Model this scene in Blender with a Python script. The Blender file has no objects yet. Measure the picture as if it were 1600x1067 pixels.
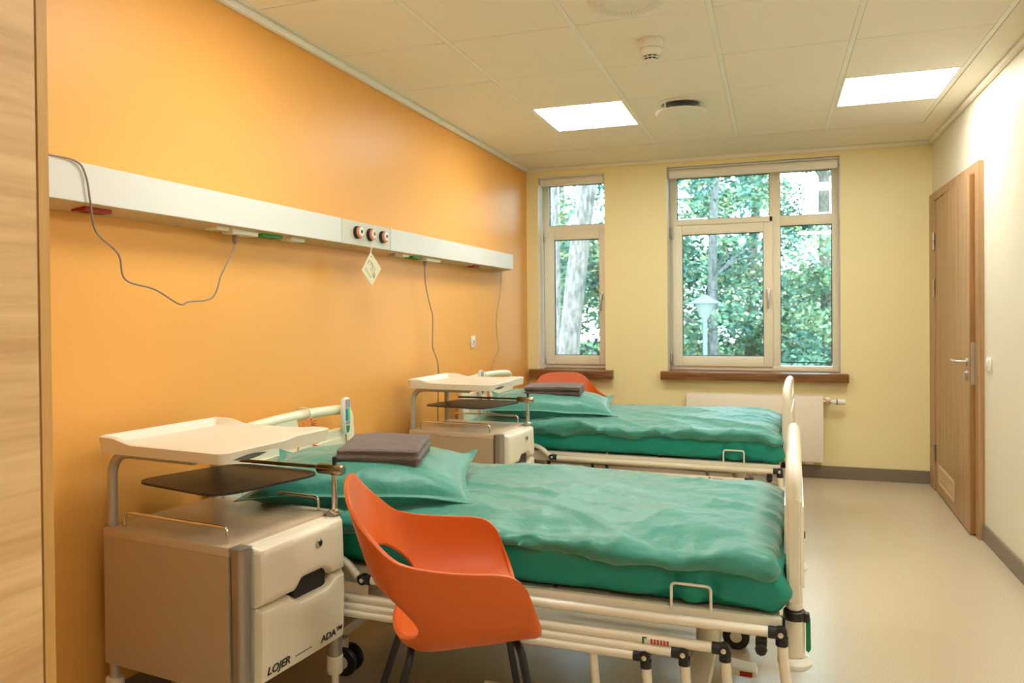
import bpy, bmesh, math, random
from mathutils import Vector, Matrix, noise
sc = bpy.context.scene
COL = sc.collection
PI = math.pi
# ------------------------------------------------------------------ camera
F_PX, W_PX = 1191.44, 1600.0
yaw, pitch, roll = math.radians(18.9386), math.radians(-.55967), math.radians(-.504935)
cy, sy, cp, sp = math.cos(yaw), math.sin(yaw), math.cos(pitch), math.sin(pitch)
fw = Vector((-sy*cp, cy*cp, sp)); rt0 = Vector((cy, sy, 0)); up0 = rt0.cross(fw)
cr, sr = math.cos(roll), math.sin(roll)
rt = rt0*cr + up0*sr; up = up0*cr - rt0*sr
cam = bpy.data.objects.new('camera', bpy.data.cameras.new('camera')); COL.objects.link(cam)
m = Matrix.Identity(4)
for i in range(3):
    m[i][0], m[i][1], m[i][2] = rt[i], up[i], -fw[i]
m.translation = Vector((2.0241, 0, 1.29)); cam.matrix_world = m
cam.data.sensor_width = 36; cam.data.lens = F_PX/W_PX*36
cam.data.shift_y = -33.244/W_PX
cam.data.clip_start = .05
cam.data.dof.use_dof = True; cam.data.dof.focus_distance = 2.7; cam.data.dof.aperture_fstop = 4.5
sc.camera = cam
# ------------------------------------------------------------------ world, sun, exposure
w = bpy.data.worlds.new('world'); sc.world = w; w.use_nodes = True
wn = w.node_tree.nodes; wl = w.node_tree.links
bg = wn['Background']; bg.inputs['Strength'].default_value = 1.0
tc = wn.new('ShaderNodeTexCoord'); sep = wn.new('ShaderNodeSeparateXYZ'); rmp = wn.new('ShaderNodeValToRGB')
wl.new(tc.outputs['Generated'], sep.inputs[0]); wl.new(sep.outputs['Z'], rmp.inputs[0]); wl.new(rmp.outputs[0], bg.inputs['Color'])
SKY = 7.5
rmp.color_ramp.elements[0].position = 0; rmp.color_ramp.elements[0].color = (.86*SKY, .98*SKY, 1.08*SKY, 1)
rmp.color_ramp.elements[1].position = .7; rmp.color_ramp.elements[1].color = (.55*SKY, .80*SKY, 1.0*SKY, 1)
sun = bpy.data.objects.new('sun', bpy.data.lights.new('sun', 'SUN')); COL.objects.link(sun)
sun.data.energy = 3; sun.data.angle = .05; sun.data.color = (1, .97, .85)
sun.rotation_euler = (math.radians(48), 0, math.radians(-25))      # from behind the building, on to the trees
sc.view_settings.view_transform = 'Standard'; sc.view_settings.look = 'None'
sc.view_settings.exposure = 0.0; sc.view_settings.gamma = 1; sc.view_settings.use_curve_mapping = False
LAMP = 21.5; LAMP_COL = (1.0, .985, .92)
sc.cycles.max_bounces = 8; sc.cycles.diffuse_bounces = 5; sc.cycles.caustics_reflective = False; sc.cycles.caustics_refractive = False
sc.cycles.use_denoising = True
random.seed(3)

# ------------------------------------------------------------------ materials
MATS = {}
def mat(name, col, rough=.5, metal=0., sheen=0., bump=None, var=None, coat=0., spec=.5, emit=None, aniso=None):
    if name in MATS: return MATS[name]
    M = bpy.data.materials.new(name); M.use_nodes = True; nt = M.node_tree; b = nt.nodes['Principled BSDF']
    b.inputs['Base Color'].default_value = (*col, 1); b.inputs['Roughness'].default_value = rough
    b.inputs['Metallic'].default_value = metal; b.inputs['Specular IOR Level'].default_value = spec
    b.inputs['Sheen Weight'].default_value = sheen; b.inputs['Coat Weight'].default_value = coat
    t = nt.nodes.new('ShaderNodeTexCoord')
    if var:      # (scale, amount, colour)
        n = nt.nodes.new('ShaderNodeTexNoise'); n.inputs['Scale'].default_value = var[0]; n.inputs['Detail'].default_value = 4
        mp = nt.nodes.new('ShaderNodeMapping'); mp.inputs['Scale'].default_value = aniso or (1, 1, 1)
        nt.links.new(t.outputs['Object'], mp.inputs[0]); nt.links.new(mp.outputs[0], n.inputs['Vector'])
        r = nt.nodes.new('ShaderNodeValToRGB'); r.color_ramp.elements[0].position = .5-var[1]; r.color_ramp.elements[1].position = .5+var[1]
        r.color_ramp.elements[0].color = (*var[2], 1); r.color_ramp.elements[1].color = (*col, 1)
        nt.links.new(n.outputs['Fac'], r.inputs[0]); nt.links.new(r.outputs[0], b.inputs['Base Color'])
    if bump:     # (scale, strength, distance)
        n = nt.nodes.new('ShaderNodeTexNoise'); n.inputs['Scale'].default_value = bump[0]; n.inputs['Detail'].default_value = 3
        nt.links.new(t.outputs['Object'], n.inputs['Vector'])
        bp = nt.nodes.new('ShaderNodeBump'); bp.inputs['Strength'].default_value = bump[1]; bp.inputs['Distance'].default_value = bump[2]
        nt.links.new(n.outputs['Fac'], bp.inputs['Height']); nt.links.new(bp.outputs[0], b.inputs['Normal'])
    if emit:
        b.inputs['Emission Color'].default_value = (*emit[0], 1); b.inputs['Emission Strength'].default_value = emit[1]
    MATS[name] = M; return M

def wood(name, c1, c2, scale, stretch, rough=.45):
    """streaky grain: noise stretched along the axis with the smallest stretch value"""
    if name in MATS: return MATS[name]
    M = bpy.data.materials.new(name); M.use_nodes = True; nt = M.node_tree; b = nt.nodes['Principled BSDF']
    t = nt.nodes.new('ShaderNodeTexCoord'); mp = nt.nodes.new('ShaderNodeMapping'); mp.inputs['Scale'].default_value = stretch
    nt.links.new(t.outputs['Object'], mp.inputs[0])
    n1 = nt.nodes.new('ShaderNodeTexNoise'); n1.inputs['Scale'].default_value = scale; n1.inputs['Detail'].default_value = 6; n1.inputs['Distortion'].default_value = .6
    n2 = nt.nodes.new('ShaderNodeTexNoise'); n2.inputs['Scale'].default_value = scale*6; n2.inputs['Detail'].default_value = 3
    nt.links.new(mp.outputs[0], n1.inputs['Vector']); nt.links.new(mp.outputs[0], n2.inputs['Vector'])
    mx = nt.nodes.new('ShaderNodeMath'); mx.operation = 'MULTIPLY_ADD'; mx.inputs[1].default_value = .35
    nt.links.new(n2.outputs['Fac'], mx.inputs[0]); nt.links.new(n1.outputs['Fac'], mx.inputs[2])
    r = nt.nodes.new('ShaderNodeValToRGB'); r.color_ramp.elements[0].position = .45; r.color_ramp.elements[1].position = .85
    r.color_ramp.elements[0].color = (*c1, 1); r.color_ramp.elements[1].color = (*c2, 1)
    nt.links.new(mx.outputs[0], r.inputs[0]); nt.links.new(r.outputs[0], b.inputs['Base Color'])
    b.inputs['Roughness'].default_value = rough
    MATS[name] = M; return M

M_orange = mat('orange_paint', (.83, .42, .10), .42, bump=(260, .10, .001), spec=.33)
M_yellow = mat('pale_yellow_paint', (.87, .77, .42), .42, bump=(260, .10, .001), spec=.4)
M_cream = mat('cream_paint', (.79, .755, .61), .5, bump=(260, .10, .001), spec=.45)
M_reveal = mat('white_reveal_paint', (.90, .91, .90), .5)
M_tile = mat('ceiling_tile', (.92, .89, .82), .85, bump=(180, .25, .002))
M_tbar = mat('ceiling_runner_paint', (.92, .93, .90), .5)
M_plaster = mat('ceiling_plaster', (.90, .86, .76), .7)
M_floor = mat('speckled_vinyl', (.62, .53, .38), .25, var=(170, .20, (.50, .42, .29)), bump=(300, .03, .001))
M_base = mat('vinyl_skirting', (.25, .20, .145), .45, var=(150, .2, (.17, .13, .095)))
M_oak = wood('oak_horizontal', (.60, .36, .155), (.80, .54, .27), 2.2, (3, .55, 9), .42)
M_oake = wood('oak_edge_band', (.55, .30, .08), (.66, .38, .13), 3, (4, 4, .5), .5)
M_door = wood('door_oak', (.30, .165, .07), (.50, .31, .155), 2.6, (14, 9, .35), .42)
M_dooredge = wood('door_edge_oak', (.27, .125, .035), (.42, .21, .07), 3, (9, 12, .5), .42)
M_sill = wood('sill_walnut', (.12, .045, .012), (.30, .13, .04), 3, (.7, 9, 9), .32)
M_winfr = mat('window_frame_cream', (.90, .84, .66), .4)
M_gasket = mat('black_gasket', (.02, .02, .02), .6)
M_metal = mat('chrome', (.75, .72, .66), .16, 1.0)
M_steel = mat('brushed_steel', (.55, .52, .47), .35, 1.0)
M_dark = mat('black_plastic', (.012, .012, .013), .4)
M_alu = mat('anodised_aluminium', (.42, .385, .34), .38, .75)
M_tube = mat('grey_lacquered_tube', (.47, .44, .38), .38, .25)
M_white = mat('white_plastic', (.84, .82, .74), .35)
M_cream_pl = mat('cream_plastic', (.78, .73, .61), .32, coat=.15)
M_bedwhite = mat('bed_cream_lacquer', (.86, .80, .66), .3, coat=.2)
M_board = mat('bed_board_plastic', (.82, .79, .60), .33, coat=.1)
M_panel = mat('greige_laminate', (.47, .36, .235), .42, bump=(500, .1, .0006))
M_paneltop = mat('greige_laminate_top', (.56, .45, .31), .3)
M_drawer = mat('beige_drawer_plastic', (.82, .75, .59), .36)
M_tablet = mat('brown_tinted_tablet', (.70, .56, .42), .25)
M_tablete = mat('tablet_edge', (.035, .022, .015), .4)
M_teal = mat('teal_cotton', (.025, .255, .195), .44, sheen=.42, bump=(17, .5, .012), spec=.6)
M_teal2 = mat('teal_mattress_sheet', (.002, .27, .205), .42, sheen=.04, bump=(15, .5, .012), spec=.5)
M_towel = mat('brown_terry', (.15, .085, .065), .95, sheen=.5, bump=(420, 1.0, .008))
M_orangepl = mat('orange_polypropylene', (.62, .11, .009), .42, bump=(900, .12, .0004))
M_blackmetal = mat('black_powder_coat', (.008, .009, .012), .45)
M_rail = mat('unit_white_lacquer', (.68, .685, .65), .38)
M_railgrey = mat('unit_grey_panel', (.62, .63, .52), .4)
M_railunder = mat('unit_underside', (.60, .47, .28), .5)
M_red = mat('red_socket', (.35, .02, .01), .4)
M_green = mat('green_socket', (.02, .30, .04), .4)
M_greenlever = mat('green_lever', (.0, .22, .07), .4)
M_cord = mat('grey_cord', (.27, .21, .17), .5)
M_cordw = mat('pale_cord', (.80, .76, .66), .5)
M_hose = mat('orange_cable', (.80, .22, .04), .45)
M_paper = mat('cream_card', (.78, .72, .50), .8)
M_ink = mat('black_ink', (.02, .02, .02), .6)
M_lettering = mat('dark_lettering', (.03, .025, .02), .5)
M_rad = mat('radiator_enamel', (.83, .77, .64), .35)
M_light = mat('lamp_diffuser', (.9, .9, .9), .5, emit=(LAMP_COL, LAMP))
M_blue = mat('blue_keypad', (.01, .22, .50), .5)
M_lgreen = mat('light_green_keypad', (.22, .60, .12), .5)
M_greypad = mat('grey_keypad', (.36, .33, .36), .5)
M_rubber = mat('grey_rubber', (.10, .095, .09), .6)
M_bluecl = mat('blue_cotton', (.0, .20, .42), .5)

def glass_mat():
    M = bpy.data.materials.new('window_glass'); M.use_nodes = True; nt = M.node_tree
    for n in list(nt.nodes):
        if n.type == 'BSDF_PRINCIPLED': nt.nodes.remove(n)
    out = nt.nodes['Material Output']; tr = nt.nodes.new('ShaderNodeBsdfTransparent'); gl = nt.nodes.new('ShaderNodeBsdfGlossy')
    tr.inputs[0].default_value = (.90, .97, .95, 1); gl.inputs['Roughness'].default_value = 0.0
    fr = nt.nodes.new('ShaderNodeFresnel'); fr.inputs[0].default_value = 1.5; mx = nt.nodes.new('ShaderNodeMixShader')
    nt.links.new(fr.outputs[0], mx.inputs[0]); nt.links.new(tr.outputs[0], mx.inputs[1]); nt.links.new(gl.outputs[0], mx.inputs[2])
    nt.links.new(mx.outputs[0], out.inputs[0]); return M
M_glass = glass_mat()

# ------------------------------------------------------------------ mesh helpers
def new(name, bm, mt, parent=None, smooth=False, autosmooth=None):
    me = bpy.data.meshes.new(name)
    bmesh.ops.recalc_face_normals(bm, faces=bm.faces)
    bm.to_mesh(me); bm.free()
    for x in (mt if isinstance(mt, (list, tuple)) else [mt]): me.materials.append(x)
    o = bpy.data.objects.new(name, me); COL.objects.link(o)
    if parent: o.parent = parent
    if smooth:
        for p in me.polygons: p.use_smooth = True
        me.set_sharp_from_angle(angle=math.radians(autosmooth or 40))
    return o
def B(): return bmesh.new()
def box(bm, x0, x1, y0, y1, z0, z1, bev=0, seg=2, mi=0, rot=None):
    r = bmesh.ops.create_cube(bm, size=1)
    vs = r['verts']
    for v in vs: v.co = Vector((x0+(v.co.x+.5)*(x1-x0), y0+(v.co.y+.5)*(y1-y0), z0+(v.co.z+.5)*(z1-z0)))
    fs = set(f for v in vs for f in v.link_faces)
    if bev:
        es = set(e for v in vs for e in v.link_edges)
        g = bmesh.ops.bevel(bm, geom=list(es), offset=bev, segments=seg, affect='EDGES', profile=.5)
        fs |= set(g['faces']); vs = list({v for f in fs if f.is_valid for v in f.verts})
    for f in fs:
        if f.is_valid: f.material_index = mi
    if rot: bmesh.ops.rotate(bm, verts=vs, cent=rot[0], matrix=rot[1])
    return vs
def smooth_path(pts, n=6, closed=False):
    P = [Vector(p) for p in pts]; out = []
    N = len(P); rng = range(N if closed else N-1)
    for i in rng:
        p0 = P[(i-1) % N] if (closed or i > 0) else P[0]; p1 = P[i]; p2 = P[(i+1) % N]; p3 = P[(i+2) % N] if (closed or i+2 < N) else P[-1]
        for k in range(n):
            t = k/n; out.append(.5*((2*p1)+(p2-p0)*t+(2*p0-5*p1+4*p2-p3)*t*t+(3*p1-p0-3*p2+p3)*t**3))
    if not closed: out.append(P[-1])
    return out
def bend(pts, r, n=5):
    """polyline with its inner corners rounded to radius r"""
    P = [Vector(p) for p in pts]; out = [P[0]]
    for i in range(1, len(P)-1):
        a = (P[i-1]-P[i]); b = (P[i+1]-P[i]); d = min(r, a.length*.45, b.length*.45)
        s = P[i]+a.normalized()*d; e = P[i]+b.normalized()*d
        for k in range(n+1):
            t = k/n; out.append((1-t)**2*s+2*t*(1-t)*P[i]+t*t*e)
    out.append(P[-1]); return out
def tube(bm, path, r, seg=10, mi=0, closed=False, cap=True, ry=None):
    P = [Vector(p) for p in path]; N = len(P); rings = []
    nrm = None
    for i in range(N):
        if closed: t = P[(i+1) % N]-P[i-1]
        else: t = P[min(i+1, N-1)]-P[max(i-1, 0)]
        if t.length < 1e-9: t = Vector((0, 0, 1))
        t.normalize()
        if nrm is None:
            nrm = t.cross(Vector((0, 0, 1)))
            if nrm.length < .05: nrm = t.cross(Vector((0, 1, 0)))
        nrm = (nrm-t*nrm.dot(t)).normalized(); b = t.cross(nrm)
        rr = r[i] if isinstance(r, (list, tuple)) else r
        rb = rr if ry is None else ry
        rings.append([bm.verts.new(P[i]+nrm*math.cos(2*PI*k/seg)*rr+b*math.sin(2*PI*k/seg)*rb) for k in range(seg)])
    fs = []
    for i in range(N if closed else N-1):
        a, c = rings[i], rings[(i+1) % N]
        for k in range(seg): fs.append(bm.faces.new((a[k], a[(k+1) % seg], c[(k+1) % seg], c[k])))
    if cap and not closed:
        fs.append(bm.faces.new(rings[0])); fs.append(bm.faces.new(rings[-1]))
    for f in fs: f.material_index = mi
def lathe(bm, prof, c=(0, 0, 0), axis='z', seg=32, mi=0):
    c = Vector(c); rings = []
    def pt(r, h, a):
        u, v = r*math.cos(a), r*math.sin(a)
        return c+(Vector((u, v, h)) if axis == 'z' else Vector((h, u, v)) if axis == 'x' else Vector((u, h, v)))
    for r, h in prof: rings.append([bm.verts.new(pt(max(r, 1e-4), h, 2*PI*k/seg)) for k in range(seg)])
    for a, b in zip(rings, rings[1:]):
        for k in range(seg):
            f = bm.faces.new((a[k], a[(k+1) % seg], b[(k+1) % seg], b[k])); f.material_index = mi
    for rr in (rings[0], rings[-1]):
        f = bm.faces.new(rr); f.material_index = mi
def prism(bm, pts2, a0, a1, axis='x', mi=0, bev=0):
    """closed outline extruded along an axis"""
    def pt(p, a): return Vector((a, p[0], p[1])) if axis == 'x' else Vector((p[0], a, p[1])) if axis == 'y' else Vector((p[0], p[1], a))
    A = [bm.verts.new(pt(p, a0)) for p in pts2]; C = [bm.verts.new(pt(p, a1)) for p in pts2]; n = len(A); fs = []
    fs.append(bm.faces.new(A)); fs.append(bm.faces.new(C))
    caps = set(e for f in fs for e in f.edges)
    for i in range(n): fs.append(bm.faces.new((A[i], A[(i+1) % n], C[(i+1) % n], C[i])))
    for f in fs: f.material_index = mi
    if bev:
        g = bmesh.ops.bevel(bm, geom=list(caps), offset=bev, segments=2, affect='EDGES')
        for f in g['faces']: f.material_index = mi
def rrect(x0, x1, y0, y1, r, n=6):
    o = []
    for cx, cy_, a in ((x1-r, y0+r, -PI/2), (x1-r, y1-r, 0), (x0+r, y1-r, PI/2), (x0+r, y0+r, PI)):
        for k in range(n+1): o.append((cx+r*math.cos(a+k/n*PI/2), cy_+r*math.sin(a+k/n*PI/2)))
    return o
def softbox(size, r, step, disp):
    """rounded box of fine quads, displaced by disp(point, normal) -> new point"""
    bm = B(); hx, hy, hz = size[0]/2, size[1]/2, size[2]/2; cache = {}
    def vert(p):
        k = (round(p[0], 5), round(p[1], 5), round(p[2], 5))
        if k not in cache:
            v = Vector(p); inner = Vector((max(-hx+r, min(hx-r, v.x)), max(-hy+r, min(hy-r, v.y)), max(-hz+min(r, hz*.98), min(hz-min(r, hz*.98), v.z))))
            d = v-inner
            n = d.normalized() if d.length > 1e-7 else Vector((0, 0, 1))
            rz = min(r, hz*.98)
            q = inner+Vector((n.x*r, n.y*r, n.z*rz)) if d.length > 1e-7 else v
            cache[k] = bm.verts.new(disp(q, n))
        return cache[k]
    def lin(h): n = max(2, int(2*h/step)); return [-h+2*h*i/n for i in range(n+1)]
    X, Y, Z = lin(hx), lin(hy), [-hz+2*hz*i/max(4, int(2*hz/step)) for i in range(max(4, int(2*hz/step))+1)]
    def grid(U, V, f):
        for a, b in zip(U, U[1:]):
            for c, d in zip(V, V[1:]):
                q = [vert(f(a, c)), vert(f(b, c)), vert(f(b, d)), vert(f(a, d))]
                if len(set(q)) == 4: bm.faces.new(q)
    for s in (-1, 1):
        grid(X, Y, lambda a, b: (a, b, s*hz)); grid(X, Z, lambda a, b: (a, s*hy, b)); grid(Y, Z, lambda a, b: (s*hx, a, b))
    return bm
def thing(name, label, cat, loc=(0, 0, 0), rz=0, group=None, kind=None):
    o = bpy.data.objects.new(name, None); COL.objects.link(o); o.location = loc; o.rotation_euler = (0, 0, rz); o.empty_display_size = .1
    return tag(o, label, cat, group, kind)
def tag(o, label, cat, group=None, kind=None):
    o['label'] = label; o['category'] = cat
    if group: o['group'] = group
    if kind: o['kind'] = kind
    return o
def copy_tree(o, loc=None, rz=None, label=None, parent=None):
    c = o.copy(); COL.objects.link(c)
    if parent: c.parent = parent
    if loc is not None: c.location = loc
    if rz is not None: c.rotation_euler = (0, 0, rz)
    if label: c['label'] = label
    for ch in [x for x in COL.objects if x.parent == o]: copy_tree(ch, parent=c)
    return c
def text(name, body, size, mt, parent, loc, rot, shear=0, depth=.0006, xs=1):
    c = bpy.data.curves.new(name, 'FONT'); c.body = body; c.size = size; c.extrude = depth; c.shear = shear; c.offset = size*.022; c.align_x = 'LEFT'
    o = bpy.data.objects.new(name, c); COL.objects.link(o)
    dg = bpy.context.evaluated_depsgraph_get(); me = bpy.data.meshes.new_from_object(o.evaluated_get(dg))
    bpy.data.objects.remove(o); bpy.data.curves.remove(c)
    me.materials.clear(); me.materials.append(mt)
    o = bpy.data.objects.new(name, me); COL.objects.link(o)
    if parent: o.parent = parent
    o.location = loc; o.rotation_euler = rot; o.scale = (xs, 1, 1)
    return o
def frac(x): return x-math.floor(x)
def sst(a, b, x):
    t = max(0, min(1, (x-a)/(b-a))); return t*t*(3-2*t)

# ------------------------------------------------------------------ room shell
XR, YB, YF, ZC = 3.13, 6.311, -1.9, 2.534
TH = .36
bm = B(); box(bm, -.2, XR+.25, YF-.2, YB+TH, -.12, 0)
tag(new('floor', bm, M_floor), 'beige speckled vinyl floor of the ward room', 'floor', kind='structure')
bm = B(); box(bm, -.2, 0, YF-.2, YB+TH, 0, 2.8)
tag(new('wall_left', bm, M_orange), 'bright orange painted wall behind the bed heads', 'wall', kind='structure')
W1 = (.104, .686, .802, 2.457); W2 = (1.203, 2.507, .802, 2.463)
bm = B()
for a in ((0, W1[0], 0, 2.8), (W1[0], W1[1], 0, .765), (W1[0], W1[1], W1[3], 2.8), (W1[1], W2[0], 0, 2.8), (W2[0], W2[1], 0, .765), (W2[0], W2[1], W2[3], 2.8), (W2[1], XR, 0, 2.8)):
    box(bm, a[0], a[1], YB, YB+TH, a[2], a[3])
bmesh.ops.remove_doubles(bm, verts=bm.verts, dist=1e-5)
for f in list(bm.faces):
    c = f.calc_center_median()
    if abs(f.normal.x) > .5 or (abs(f.normal.z) > .5):
        if YB < c.y < YB+TH and (W1[0]-.01 < c.x < W1[1]+.01 or W2[0]-.01 < c.x < W2[1]+.01): f.material_index = 1
tag(new('wall_back', bm, [M_yellow, M_reveal]), 'pale yellow end wall with the two windows', 'wall', kind='structure')
bm = B()
DY0, DY1, DZ = 4.90, 6.115, 2.075
for a in ((YF-.2, DY0, 0, 2.8), (DY0, DY1, DZ, 2.8), (DY1, YB+TH, 0, 2.8)):
    box(bm, XR, XR+.25, a[0], a[1], a[2], a[3])
box(bm, XR+.14, XR+.25, DY0, DY1, 0, DZ)
tag(new('wall_right', bm, M_cream), 'cream painted wall with the wooden door', 'wall', kind='structure')
bm = B(); box(bm, 0, XR, YF-.2, YF, 0, 2.8)
tag(new('wall_front', bm, M_cream), 'cream wall behind the camera', 'wall', kind='structure')
# ceiling: lay-in tiles between runners, smooth plaster margins
TX = [.03, .615, 1.202, 1.782, 2.375, 2.962]
TY = [5.695-.6146*i for i in range(0, 13)]
bm = B(); TS = .022
box(bm, 0, XR, YF, YB, ZC+TS, ZC+.25)
LIGHTS = [(0+1, 1), (4, 1), (1, 5), (4, 5), (4, 9)]  # last panel is out of view, added to brighten the near side
def is_light(i, j): return (i, j) in LIGHTS
for i in range(len(TX)-1):
    for j in range(len(TY)-1):
        y1, y0 = TY[j], TY[j+1]
        if y1 < YF: continue
        if is_light(i, j): continue
        box(bm, TX[i]+.013, TX[i+1]-.013, max(y0+.003, YF), y1-.003, ZC, ZC+TS, bev=.002, seg=1)
ceil = new('ceiling', bm, M_tile)
tag(ceil, 'tan suspended tile ceiling with long pale runners', 'ceiling', kind='structure')
bm = B(); box(bm, TX[-1]+.013, XR, YF, YB, ZC-.004, ZC+TS); box(bm, 0, TX[-1]+.013, 5.70, YB, ZC-.004, ZC+TS); box(bm, 0, TX[0]+.013, YF, 5.7, ZC-.002, ZC+TS)
tag(new('margin', bm, M_plaster, ceil), 'smooth plaster margin', 'ceiling'); del ceil.children[0]['category']
for i, x in enumerate(TX[1:]):
    bm = B(); box(bm, x-.012, x+.012, YF, 5.697, ZC+.001, ZC+.012); new('runner', bm, M_tbar, ceil)
# coving
def trim(name, x0, x1, y0, y1, z0, z1, lab, mt=M_tbar, bev=.006):
    bm = B(); box(bm, x0, x1, y0, y1, z0, z1, bev); return tag(new(name, bm, mt, smooth=True), lab, 'trim', kind='structure')
trim('trim_1', 0, .028, YF, YB, ZC-.035, ZC-.004, 'pale strip between the orange wall and ceiling')
trim('trim_2', .028, XR-.028, YB-.03, YB, ZC-.035, ZC-.004, 'pale strip between the window wall and ceiling', M_plaster)
trim('trim_3', XR-.028, XR, YF, YB-.03, ZC-.035, ZC-.004, 'pale strip between the door wall and ceiling', M_plaster)
def base(name, pts, lab):
    bm = B()
    for (x0, x1, y0, y1) in pts: box(bm, x0, x1, y0, y1, 0, .095, .003, 1)
    return tag(new(name, bm, M_base), lab, 'skirting', kind='structure')
base('baseboard_left', [(0, .012, YF, YB)], 'dark vinyl skirting along the orange wall')
base('baseboard_back', [(.012, XR-.012, YB-.012, YB)], 'dark vinyl skirting under the windows')
base('baseboard_right', [(XR-.012, XR, YF, 4.845), (XR-.012, XR, 6.255, YB-.012)], 'dark vinyl skirting beside the door')

# ------------------------------------------------------------------ windows
YFR = 6.50          # room side of frames
def frame_bars(bm, x0, x1, z0, z1, t, y0, y1, bev=.004):
    """rectangular ring of bars; t = (left, right, bottom, top)"""
    box(bm, x0, x0+t[0], y0, y1, z0, z1, bev); box(bm, x1-t[1], x1, y0, y1, z0, z1, bev)
    box(bm, x0+t[0], x1-t[1], y0, y1, z0, z0+t[2], bev); box(bm, x0+t[0], x1-t[1], y0, y1, z1-t[3], z1, bev)
def pane(par, x0, x1, z0, z1, y=YFR+.03):
    bm = B(); box(bm, x0-.004, x1+.004, y, y+.006, z0-.004, z1+.004); new('glass', bm, M_glass, par)
    bm = B(); frame_bars(bm, x0-.004, x1+.004, z0-.004, z1+.004, (.009,)*4, y-.004, y+.012, 0); new('gasket', bm, M_gasket, par)
def window(name, lab, op, outer, mull, sash, fixed, handle, hinges_z, sill):
    t = thing(name, lab, 'window', ((op[0]+op[1])/2, YFR, op[2]), kind='structure')
    o = Vector(t.location)
    def pt(*a): return a
    bm = B()
    x0, x1, z0, z1 = outer
    # outer frame ring, then mullions and transoms
    frame_bars(bm, x0, x1, z0, z1, (fixed[0][0]-x0, x1-fixed[-1][1], .04, z1-fixed[0][3]), YFR, YFR+.07)
    for b in mull: box(bm, b[0], b[1], YFR+.002, YFR+.068, b[2], b[3], .003)
    fr = new('frame', bm, M_winfr, smooth=True); fr.parent = t; fr.matrix_parent_inverse = t.matrix_basis.inverted()
    ch = []
    n0 = set(COL.objects)
    for f in fixed: pane(t, *f)
    sx0, sx1, sz0, sz1, gx0, gx1, gz0, gz1 = sash
    bm = B(); frame_bars(bm, sx0, sx1, sz0, sz1, (gx0-sx0, sx1-gx1, gz0-sz0, sz1-gz1), YFR-.018, YFR+.055, .006)
    s = new('sash', bm, M_winfr, t, smooth=True)
    pane(s, gx0, gx1, gz0, gz1, YFR+.015)
    hx, hz0, hz1 = handle
    bm = B(); box(bm, hx-.014, hx+.014, YFR-.030, YFR-.018, hz1-.05, hz1+.02, .004); box(bm, hx-.007, hx+.007, YFR-.062, YFR-.028, hz1-.022, hz1-.008, .002)
    box(bm, hx-.009, hx+.009, YFR-.066, YFR-.052, hz0, hz1-.004, .005); new('handle', bm, M_steel, s, smooth=True)
    for z in hinges_z:
        bm = B(); box(bm, sx0-.022, sx0-.006, YFR-.03, YFR-.004, z-.045, z+.045, .005); box(bm, sx0-.004, sx0+.008, YFR-.03, YFR-.012, z-.05, z-.002, .004); new('hinge', bm, M_steel, s, smooth=True)
    bm = B(); box(bm, op[0]+.001, op[1]-.001, YFR+.03, YFR+.17, .765, .803); box(bm, sill[0], sill[1], YB-.075, YB, sill[2], .803, .003)
    box(bm, op[0]+.001, op[1]-.001, YB-.001, YFR+.04, .766, .802); new('window_sill', bm, M_sill, t, smooth=True)
    inv = Matrix.Translation(-o)
    for c in [x for x in COL.objects if x not in n0 and x.parent == t]: c.matrix_parent_inverse = inv
    return t
window('window_1', 'tall narrow cream window beside the orange wall', W1, (.080, .686, .803, 2.455),
       [(.080, .686, 2.003, 2.053)], (.110, .655, .834, 2.003, .194, .598, .913, 1.924),
       [(.148, .649, 2.053, 2.406)], (.620, 1.299, 1.443), (.885, 1.955), (.028, .755, .731))
window('window_2', 'wide cream window with four panes above the radiator', W2, (1.204, 2.516, .803, 2.455),
       [(1.204, 2.02, 2.008, 2.052), (1.995, 2.078, .84, 2.45), (2.07, 2.47, 1.970, 2.050)], (1.225, 2.019, .834, 2.003, 1.304, 1.948, .917, 1.925),
       [(1.261, 1.996, 2.051, 2.399), (2.076, 2.465, 2.049, 2.400), (2.078, 2.462, .870, 1.970)], (1.986, 1.302, 1.449), (.89, 1.945), (1.153, 2.559, .737))
def blind(x0, x1, lab, chain):
    t = thing('roller_blind', lab, 'blind', ((x0+x1)/2, YB+.03, 2.42), group='raised roller blinds')
    L = Matrix.Translation(-Vector(t.location)); par = []
    bm = B(); lathe(bm, [(.02, x0+.012), (.02, x1-.012)], (0, YB+.045, 2.428), 'x', 20); par.append(new('roller', bm, M_cream_pl, t, smooth=True))
    bm = B(); box(bm, x0+.006, x1-.006, YB+.012, YB+.07, 2.449, 2.456, .001); par.append(new('cassette', bm, M_tbar, t))
    bm = B(); box(bm, x0+.014, x1-.014, YB+.022, YB+.034, 2.375, 2.40, .004); box(bm, x0+.014, x1-.014, YB+.026, YB+.028, 2.39, 2.43); par.append(new('bottom_bar', bm, M_white, t, smooth=True))
    for x in (x0+.002, x1-.008):
        bm = B(); box(bm, x, x+.006, YB+.012, YB+.075, 2.395, 2.456, .002); par.append(new('bracket', bm, M_steel, t))
    if chain:
        zb = chain
        bm = B(); tube(bm, smooth_path([(x0+.012, YB+.02, 2.40), (x0+.010, YB+.015, 1.6), (x0-.002+.004, YB+.01, zb+.03), (x0+.02, YB+.012, zb), (x0+.04, YB+.02, zb+.04), (x0+.028, YB+.04, 1.6), (x0+.02, YB+.045, 2.40)], 6), .0028, 6)
        par.append(new('chain', bm, M_white, t, smooth=True))
    for c in par: c.matrix_parent_inverse = L
blind(W1[0], W1[1], 'rolled up cream blind at the top of the narrow window', .83)
blind(W2[0], W2[1], 'rolled up cream blind at the top of the wide window', None)

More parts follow.
